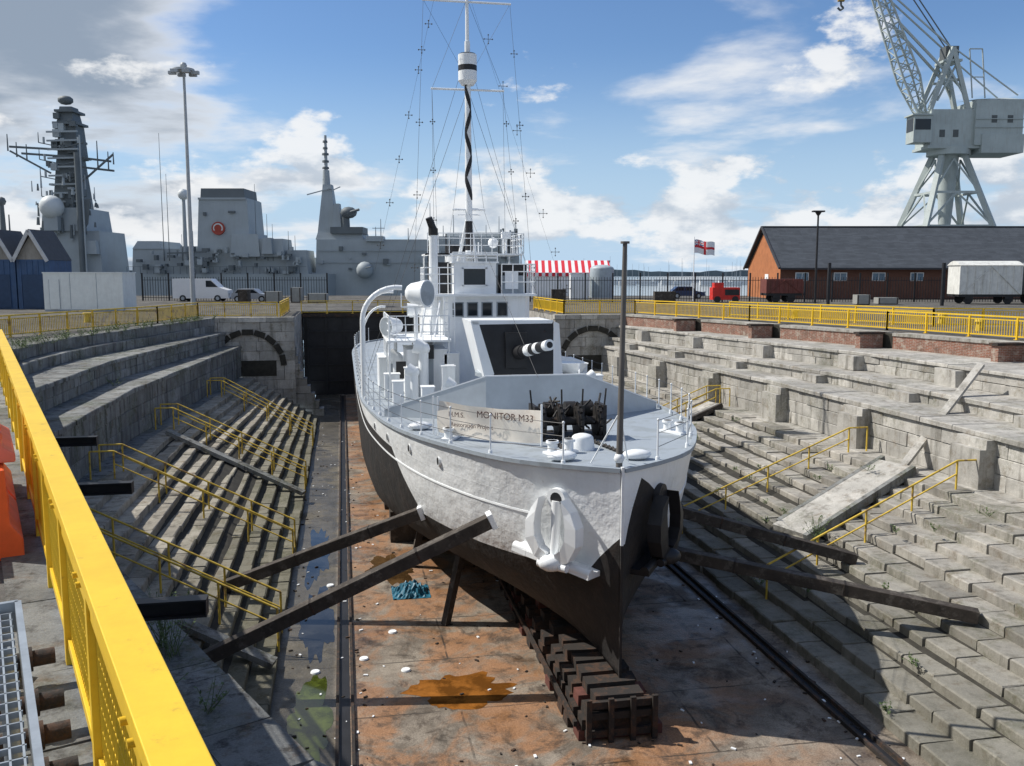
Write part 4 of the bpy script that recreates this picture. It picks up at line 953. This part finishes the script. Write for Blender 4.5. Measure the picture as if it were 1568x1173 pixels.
cr_.box(c0-10,c0-6,cb0-4.5,cb0-.5,31.8,37.6,0);cr_.box(c0-9.7,c0-6.3,cb0-4.56,cb0-4.5,34.5,36.8,2);cr_.box(c0-10.06,c0-10,cb0-4.2,cb0-.8,34.3,37,2);cr_.box(c0-10.5,c0-5.9,cb0-4.9,cb0-.3,37.6,37.9,0)
for s,z in((-4,33),(-1,33),(7,36),(10.5,36)): cr_.box(c0+s,c0+s+1.2,cb0-4.56 if s>3 else cb0-3.86,cb0-4.5 if s>3 else cb0-3.8,z,z+1.6,1)
for z in(35,36.8): cr_.beam((c0+3.4,cb0-4.7,z),(c0+14.2,cb0-4.7,z),.15,.15,0)
ap_=[(c0-1.2,cb0-2.2,52.5),(c0-1.2,cb0+2.2,52.5)]
for (s,bb1,z),sg in zip(ap_,(-1,1)):
    cr_.beam((s,bb1,z),(c0-6,cb0+sg*3,39),.9,.9,0);cr_.beam((s,bb1,z),(c0+2.5,cb0+sg*3,39),.9,.9,0)
    cr_.beam((s-2.2,bb1,45.6),(s+1.7,bb1,45.6),.5,.5,0);cr_.beam((s,bb1,z),(c0+13,cb0+sg*3.5,42),.25,.25,0)
    cr_.beam((s-1.2,bb1,49),(c0+2,cb0+sg*3,41),.35,.35,0);cr_.beam((s+.9,bb1,49),(c0-4.5,cb0+sg*3,41),.35,.35,0)
cr_.box(c0-3,c0+.8,cb0-2.6,cb0+2.6,49.5,50,0);cr_.box(c0-2.5,c0+.4,cb0-1.5,cb0+1.5,50,53,1)
for s in(3.2,6.0): cr_.beam((c0+s,cb0-3,41.5),(c0+s-1.2,cb0-3,52),.22,.22,0)
cr_.beam((c0+4.8,cb0-3,52),(c0+2,cb0-3,52),.22,.22,0);cr_.beam((c0+3,cb0-3,46),(c0+5.4,cb0-3,46),.2,.2,0)
jb=Vector((c0-6.5,cb0,38));jt=Vector((c0-26,cb0,86));jd=(jt-jb).normalized();jn=Vector((jd.z,0,-jd.x))
def jc(t,a,c): 
    wd2=lerp(.8,1.8,min(1,t*6)) if t<.17 else lerp(1.8,.6,(t-.17)/.83)
    return jb.lerp(jt,t)+jn*(a*wd2)+Vector((0,c*wd2,0))
cor=[(-1,-1),(1,-1),(1,1),(-1,1)];ts=[0,.17,1]
for a,c in cor:
    for t0,t1 in zip(ts[:-1],ts[1:]): cr_.beam(jc(t0,a,c),jc(t1,a,c),.38,.38,0)
nb=22
for i in range(nb):
    t0,t1=i/nb,(i+1)/nb
    for k in range(4):
        a,c=cor[k];a2,c2=cor[(k+1)%4];cr_.beam(jc(t0,a,c),jc(t0,a2,c2),.2,.2,0)
        if i%2: cr_.beam(jc(t0,a,c),jc(t1,a2,c2),.2,.2,0)
        else: cr_.beam(jc(t0,a2,c2),jc(t1,a,c),.2,.2,0)
for sg in(-1,1):
    cr_.beam((c0-1.2,cb0+sg*1.5,52.5),jc(.55,1,sg),.3,.3,0);cr_.beam((c0-1.2,cb0+sg*1.0,52.8),(jt.x,jt.y+sg,jt.z),.2,.2,1);cr_.beam((c0+1,cb0+sg*2,44),jc(.4,1,sg),.45,.45,0)
cr_.cyl((c0-25.6,cb0,85),(c0-25.6,cb0,66),.1,.1,6,1)
cr_.cyl((c0-25.6,cb0-.4,65.2),(c0-25.6,cb0+.4,65.2),1.0,1.0,12,3);cr_.box(c0-26.3,c0-24.9,cb0-.3,cb0+.3,62.8,65,3);cr_.path([Vector((c0-25.6,cb0,62.8)),Vector((c0-25.6,cb0,62)),Vector((c0-25,cb0,61.4)),Vector((c0-25.7,cb0,60.9)),Vector((c0-26.3,cb0,61.5))],.22,6,1)
cr_.obj('dockside_crane',[CRG,CRD,GLASS,M('hook_yellow',(.35,.22,.05),.6)])
m_=HB_()
m_.cyl((-31.4,90,0),(-31.4,90,22.4),.24,.12,12,0);m_.cyl((-31.4,90,22.3),(-31.4,90,22.5),1.0,1.0,16,0)
for i in range(6):
    t=i*math.pi/3;c=(-31.4+1.1*math.cos(t),90+1.1*math.sin(t));m_.box(c[0]-.35,c[0]+.35,c[1]-.2,c[1]+.2,22.0,22.3,0);m_.cyl((c[0],c[1],22.3),(-31.4,90,22.7),.04,.04,6,0)
m_.sphere((-31.4,90,22.8),.35,0,8);m_.obj('floodlight_mast',[M('lamp_grey',(.4,.42,.43),.5)])
m_=HB_();m_.cyl((31.5,95,0),(31.5,95,9.2),.13,.09,12,0);m_.box(30.9,32.1,94.7,95.3,9.35,9.5,0);m_.cyl((31.5,95,9.0),(31.5,95,9.36),.12,.35,10,0)
m_.obj('street_lamp',[BLACK])
fl=empty('naval_ensign');m_=HB_();m_.cyl((20.6,104,0),(20.6,104,7.2),.06,.04,8,0);m_.obj('pole',[WHITE],fl)
m_=HB_();n=31;nk=17
def fz(t,q): return (20.65+2.3*t,104+.25*math.sin(t*7),lerp(5.4,6.9,q)-.35*t+.06*math.sin(t*9))
for i in range(n):
    for k in range(nk):
        t0,t1=i/n,(i+1)/n;q0,q1=k/nk,(k+1)/nk
        mt=0
        if 7<=k<=9 or 14<=i<=16: mt=1
        elif i<14 and k>9:
            mt=1 if (k==13 or i in(6,7)) else (0 if (k in(12,14) or i in(5,8) or abs((k-13)*2-(i-6.5))<1.2 or abs((k-13)*2+(i-6.5))<1.2) else 2)
        m_.add([fz(t0,q0),fz(t1,q0),fz(t1,q1),fz(t0,q1)],[(0,1,2,3)],mt)
m_.obj('flag',[WHITE,M('flag_red',(.6,.03,.04),.7),M('flag_blue',(.02,.04,.25),.7)],fl)
FR=M('marquee_red',(.65,.03,.05),.7)
m_=HB_();n=26
for i in range(n):
    s0=1.8+12*i/n;s1=1.8+12*(i+1)/n
    m_.add([(s0,126,3.2),(s1,126,3.2),(s1-.3 if i==n-1 else s1,129,4.9),(s0,129,4.9)],[(0,1,2,3)],i%2);m_.add([(s0,126,2.7),(s1,126,2.7),(s1,126,3.2),(s0,126,3.2)],[(0,1,2,3)],(i+1)%2)
m_.box(1.9,13.7,126.2,132,0,2.7,0);m_.add([(1.8,129,4.9),(13.8,129,4.9),(13.8,133,3.2),(1.8,133,3.2)],[(0,1,2,3)],0)
m_.obj('striped_marquee',[WHITE,FR])
def cabin(name,s0,s1,b0,dp,z1,cm,ribs=True):
    m_=HB_();m_.box(s0,s1,b0,b0+dp,.15,z1,0);m_.box(s0-.05,s1+.05,b0-.05,b0+dp+.05,z1,z1+.1,0)
    if ribs:
        for s in np.arange(s0+.2,s1,.45): m_.box(s,s+.12,b0-.04,b0,.2,z1-.05,0)
    m_.box(s0+.5,s0+1.3,b0-.06,b0-.042,.2,z1-.5,0);m_.box(s0+.47,s0+.5,b0-.062,b0-.04,.2,z1-.5,1);m_.box(s0+1.3,s0+1.33,b0-.062,b0-.04,.2,z1-.5,1);m_.box(s0,s1,b0,b0+.3,0,.15,1)
    for s in(s0+(s1-s0)/3,s0+(s1-s0)*2/3): m_.box(s,s+.03,b0-.02,b0,.2,z1,1)
    return m_.obj(name,[cm,DECK])
cabin('site_cabin',-38.4,-31.9,75,2.6,3.1,M('cabin_cream',(.78,.8,.76),.6,.05,streak=.2,scol=(.45,.43,.38)),False)
cabin('site_cabin.001',6.6,8.6,103,2.5,3.0,WHITE)
m_=HB_();m_.cyl((10.4,106,.3),(10.4,106,3.6),1.4,1.4,20,0);m_.sphere((10.4,106,3.6),1.4,0,16,(1,1,.35));m_.obj('storage_tank',[M('tank_grey',(.4,.45,.48),.5)])
def wagon(name,s0,s1,b0,z1,mat,roof=True):
    m_=HB_();m_.box(s0,s1,b0,b0+2.6,1.0,z1,0)
    for s in np.arange(s0,s1+.01,(s1-s0)/8): m_.box(s-.05,s+.05,b0-.06,b0,1.0,z1,0)
    for s in(s0+.1,s1-.1): m_.beam((s,b0-.08,1.0),((s0+s1)/2,b0-.08,z1-.1),.08,.05,0)
    m_.box(s0,s1,b0+.1,b0+2.5,.75,1.0,1)
    for s in(s0+1.1,s1-1.1):
        for bb1 in(b0+.3,b0+2.2): m_.cyl((s,bb1,.5),(s,bb1+.12,.5),.48,.48,18,1)
        m_.box(s-.4,s+.4,b0+.15,b0+.28,.5,.8,1)
    if roof:
        V=[];n=8
        for ss in(s0-.1,s1+.1):
            for i in range(n+1): t=i/n;V.append((ss,b0-.1+2.8*t,z1+.45*math.sin(math.pi*t)))
        m_.add(V,[(i,i+1,n+2+i,n+1+i) for i in range(n)]+[tuple(range(n+1)),tuple(range(n+1,2*n+2))],0)
    for s in(s0-.35,s1+.35): m_.box(min(s,s+.2),s+.2,b0+.6,b0+.8,.8,1.0,1)
    return m_.obj(name,[mat,BLACK])
wagon('railway_wagon',45.0,51.2,92,3.9,M('wagon_white',(.7,.7,.66),.6,.12,2,streak=.3))
wagon('railway_wagon.001',27,30.8,97,2.5,M('wagon_maroon',(.16,.05,.04),.7,.2,2,streak=.3),False)
wagon('railway_wagon.002',51.8,58,92,3.7,M('wagon_grey',(.28,.3,.3),.6,.12,2,streak=.4))
m_=HB_();m_.box(21.3,24.2,97,98.6,.3,1.6,0);m_.box(21.5,22.5,97.2,98.4,1.6,2.1,0);m_.box(22.6,24.1,96.96,97,.8,1.4,1)
for s in(21.8,23.7): m_.cyl((s,96.9,.35),(s,97.1,.35),.35,.35,14,1)
m_.obj('red_tractor',[M('tractor_red',(.6,.03,.02),.5),BLACK])
def vehicle(name,s0,Ln,b0,hh,mat,van=True):
    m_=HB_();k=Ln
    if van: prof=[(0,.35),(0,hh),(k*.68,hh),(k*.83,hh*.62),(k*.98,hh*.5),(k,.35)]
    else: prof=[(0,.35),(0.03*k,.95),(.18*k,hh),(.6*k,hh),(.74*k,.95),(.98*k,.8),(k,.35)]
    m_.wallpoly([(s0+a,z) for a,z in prof],b0,b0+1.9,0)
    if van: m_.wallpoly([(s0+k*.69,hh*.92),(s0+k*.81,hh*.64),(s0+k*.6,hh*.64),(s0+k*.6,hh*.92)],b0-.02,b0-.005,1)
    else:
        m_.wallpoly([(s0+.19*k,hh*.93),(s0+.12*k,1.0),(s0+.38*k,1.0),(s0+.38*k,hh*.93)],b0-.02,b0-.005,1);m_.wallpoly([(s0+.41*k,hh*.93),(s0+.41*k,1.0),(s0+.7*k,1.0),(s0+.59*k,hh*.93)],b0-.02,b0-.005,1)
    for a in(.18,.8):
        m_.cyl((s0+a*k,b0-.04,.36),(s0+a*k,b0+.2,.36),.36,.36,18,2);m_.cyl((s0+a*k,b0-.05,.36),(s0+a*k,b0-.04,.36),.2,.2,14,3)
        m_.cyl((s0+a*k,b0+1.7,.36),(s0+a*k,b0+1.95,.36),.36,.36,18,2)
    m_.box(s0+k*.96,s0+k+.01,b0+.1,b0+.4,.7,.9,3);m_.box(s0-.05,s0,b0,b0+1.9,.35,.55,2)
    return m_.obj(name,[mat,GLASS,BLACK,GALV])
CW=M('car_white',(.8,.8,.8),.3,.03);vehicle('white_van',-37.5,6.2,101,2.5,CW)
vehicle('parked_car',-30.2,4.2,98,1.45,M('car_silver',(.35,.37,.4),.3,.03),False)
vehicle('parked_car.001',19.5,4.2,112,1.5,M('car_blue',(.03,.05,.12),.3,.03),False)
sh_=empty('blue_shed');BL=M('shed_blue',(.05,.10,.2),.6,.15,1.2,streak=.3);m_=HB_();rf=HB_()
for s0,wdt in((-56.8,7.5),(-49.2,3.0),(-46.2,2.9),(-43.2,2.9)):
    m_.box(s0,s0+wdt-.02,80,84,0,4.3,0);m_.add([(s0,80,4.3),(s0+wdt,80,4.3),(s0+wdt/2,80,6.6)],[(0,1,2)],1)
    for s in np.arange(s0+.3,s0+wdt,.5): m_.box(s,s+.1,79.94,80,0,4.2,0)
    m_.box(s0+.5,s0+wdt-.5,79.9,79.94,.1,3.0,2)
    for a,c,e in((s0-.05,s0+wdt/2,0),(s0+wdt/2,s0+wdt+.05,1)):
        za,zc=(4.25,6.9) if e==0 else (6.9,4.25)
        rf.add([(a,79.5,za),(c,79.5,zc),(c,84,zc),(a,84,za)],[(0,1,2,3)],0);rf.beam((a,79.5,za-.12),(c,79.5,zc-.12),.1,.3,1)
m_.obj('walls',[BL,M('shed_gable',(.3,.28,.25),.7,.2,1,streak=.5),M('shed_door',(.03,.06,.12),.6)],sh_);rf.obj('roof',[M('shed_roof',(.09,.09,.095),.8),M('fascia_grey',(.5,.5,.5),.6)],sh_)
m_=MB()
for x,y in((34,44),(36,50),(30.5,58),(33.5,36),(38,40),(-16,62),(-19,50),(-21,44)):
    m_.cyl((x,y,0),(x,y,.5),.22,.18,12,0);m_.cyl((x,y,.5),(x,y,.62),.3,.26,12,0)
m_.obj('mooring_bollards',[YELF])
m_=HB_()
for s,bb1,w_,h_ in((-26,96,1.6,1.2),(-23.5,97,1.1,1.6),(-21.5,96,2,1),(4,92,1.4,1.5),(15,96,2.2,1.2),(34,90,1.3,1.0),(36.5,91,2.0,.7),(-28.5,95,1,1.4)):
    m_.box(s,s+w_,bb1,bb1+1.2,.1,h_,random.choice((0,1)));m_.box(s,s+w_,bb1+.1,bb1+.2,0,.1,1);m_.box(s+.05,s+.15,bb1-.03,bb1,.1,h_,1);m_.box(s+w_-.15,s+w_-.05,bb1-.03,bb1,.1,h_,1)
m_.obj('storage_crates',[M('crate_grey',(.3,.3,.28),.7),WOOD])
m_=HB_();n=260;V=[]
for i in range(n+1):
    s=-2200+4400*i/n;hh=9+7*noise.noise(Vector((s*.004,1,0)))+4*noise.noise(Vector((s*.03,2,0)))+3*abs(noise.noise(Vector((s*.1,5,0))))
    V+=[(s,1900,-3),(s,1900,max(3,hh))]
m_.add(V,[(2*i,2*i+2,2*i+3,2*i+1) for i in range(n)],0)
m_.obj('distant_shore_hills',[M('shore_haze',(.16,.20,.22),.9,.3,.02)])
m_=HB_()
for i in range(90):
    s=random.uniform(20,330);b1_=random.uniform(430,620);hh=random.uniform(5,13)
    m_.cyl((s,b1_,-2),(s,b1_,hh),.09,.06,4,0);m_.prism([(s-4,b1_),(s+4,b1_-.5),(s+5,b1_+1),(s-4,b1_+2)],-2.5,-.9,1)
m_.obj('moored_yachts',[GALV,WHITE])
# ------------------------------------------------------------- camera, light, world
cam=bpy.data.cameras.new('Camera');co=bpy.data.objects.new('Camera',cam);sc.collection.objects.link(co);sc.camera=co
cam.sensor_width=36;cam.lens=32.0;cam.clip_end=12000;cam.clip_start=.05
co.location=CAM;co.rotation_euler=(math.pi/2-PHI,0,-PSI)
tos=Vector((-.82,.37,1.0)).normalized();el=math.asin(tos.z)
sl=bpy.data.lights.new('sun','SUN');sl.energy=5.0;sl.angle=math.radians(.5);sl.color=(1,.955,.88)
so=bpy.data.objects.new('sun',sl);sc.collection.objects.link(so);so.rotation_euler=tos.to_track_quat('Z','Y').to_euler()
wd_=bpy.data.worlds.new('World');sc.world=wd_;wd_.use_nodes=True;nt=wd_.node_tree;N=NT(nt);bg=nt.nodes['Background']
sky=N.n('ShaderNodeTexSky',sky_type='NISHITA');sky.sun_disc=False;sky.sun_elevation=el;sky.sun_rotation=math.atan2(tos.x,tos.y);sky.air_density=1.0;sky.dust_density=.2;sky.ozone_density=2.5
tc=N.n('ShaderNodeTexCoord').outputs['Generated'];sx=N.n('ShaderNodeSeparateXYZ');N.l(tc,sx.inputs[0])
z=N.math('MAXIMUM',sx.outputs[2],0.0);zz_=N.math('ADD',z,.13)
cb=N.n('ShaderNodeCombineXYZ');N.l(N.math('DIVIDE',sx.outputs[0],zz_),cb.inputs[0]);N.l(N.math('DIVIDE',sx.outputs[1],zz_),cb.inputs[1]);N.l(N.math('MULTIPLY',z,2.5),cb.inputs[2])
n1=N.noise(cb.outputs[0],1.1,10,.55,dist=.15);n2=N.noise(cb.outputs[0],.35,4,.5)
left=N.ramp(N.math('MULTIPLY',sx.outputs[0],-1),-.08,.24)
clear=N.math('MULTIPLY',N.math('MULTIPLY',N.ramp(z,.12,.2),N.math('SUBTRACT',1,left)),N.math('GREATER_THAN',sx.outputs[1],0))
dens=N.math('ADD',N.math('ADD',n1,N.math('MULTIPLY',left,.20)),N.math('MULTIPLY',N.math('SUBTRACT',n2,.5),.3))
dens=N.math('SUBTRACT',dens,N.math('MULTIPLY',clear,.07))
mask=N.ramp(dens,.52,.70)
shade=N.ramp(N.math('ADD',dens,N.math('MULTIPLY',left,.13)),.68,.92)
def cum(off):
    mp_=N.n('ShaderNodeMapping');mp_.inputs['Scale'].default_value=(1,1,2.1);mp_.inputs['Location'].default_value=(0,0,off);N.l(tc,mp_.inputs[0])
    return N.noise(mp_.outputs[0],7.5,10,.58)
c1=cum(0);c2=cum(.10)
band=N.math('MULTIPLY',N.ramp(z,.0,.05),N.math('SUBTRACT',1,N.ramp(z,.06,.17)))
cd=N.math('ADD',c1,N.math('MULTIPLY',band,.2));cm_=N.ramp(cd,.60,.69)
lit=N.ramp(N.math('SUBTRACT',c1,c2),-.10,.10)
ccl=N.mix(lit,(5.2,5.9,6.8),(9.2,9.3,9.4))
ccol=N.mix(shade,(8.6,8.8,9.1),(3.0,3.6,4.4))
skyb=N.mix(1.0,sky.outputs[0],(.84,1.0,1.2),'MULTIPLY')
skyb=N.mix(N.math('SUBTRACT',1,N.ramp(z,.0,.24)),skyb,(5.0,6.7,8.5))
f1_=N.mix(N.math('MULTIPLY',mask,.92),skyb,ccol)
fin=N.mix(N.math('MULTIPLY',cm_,.88),f1_,ccl)
N.l(fin,bg.inputs[0]);bg.inputs[1].default_value=.1
sc.view_settings.view_transform='Standard';sc.view_settings.look='None';sc.view_settings.exposure=0
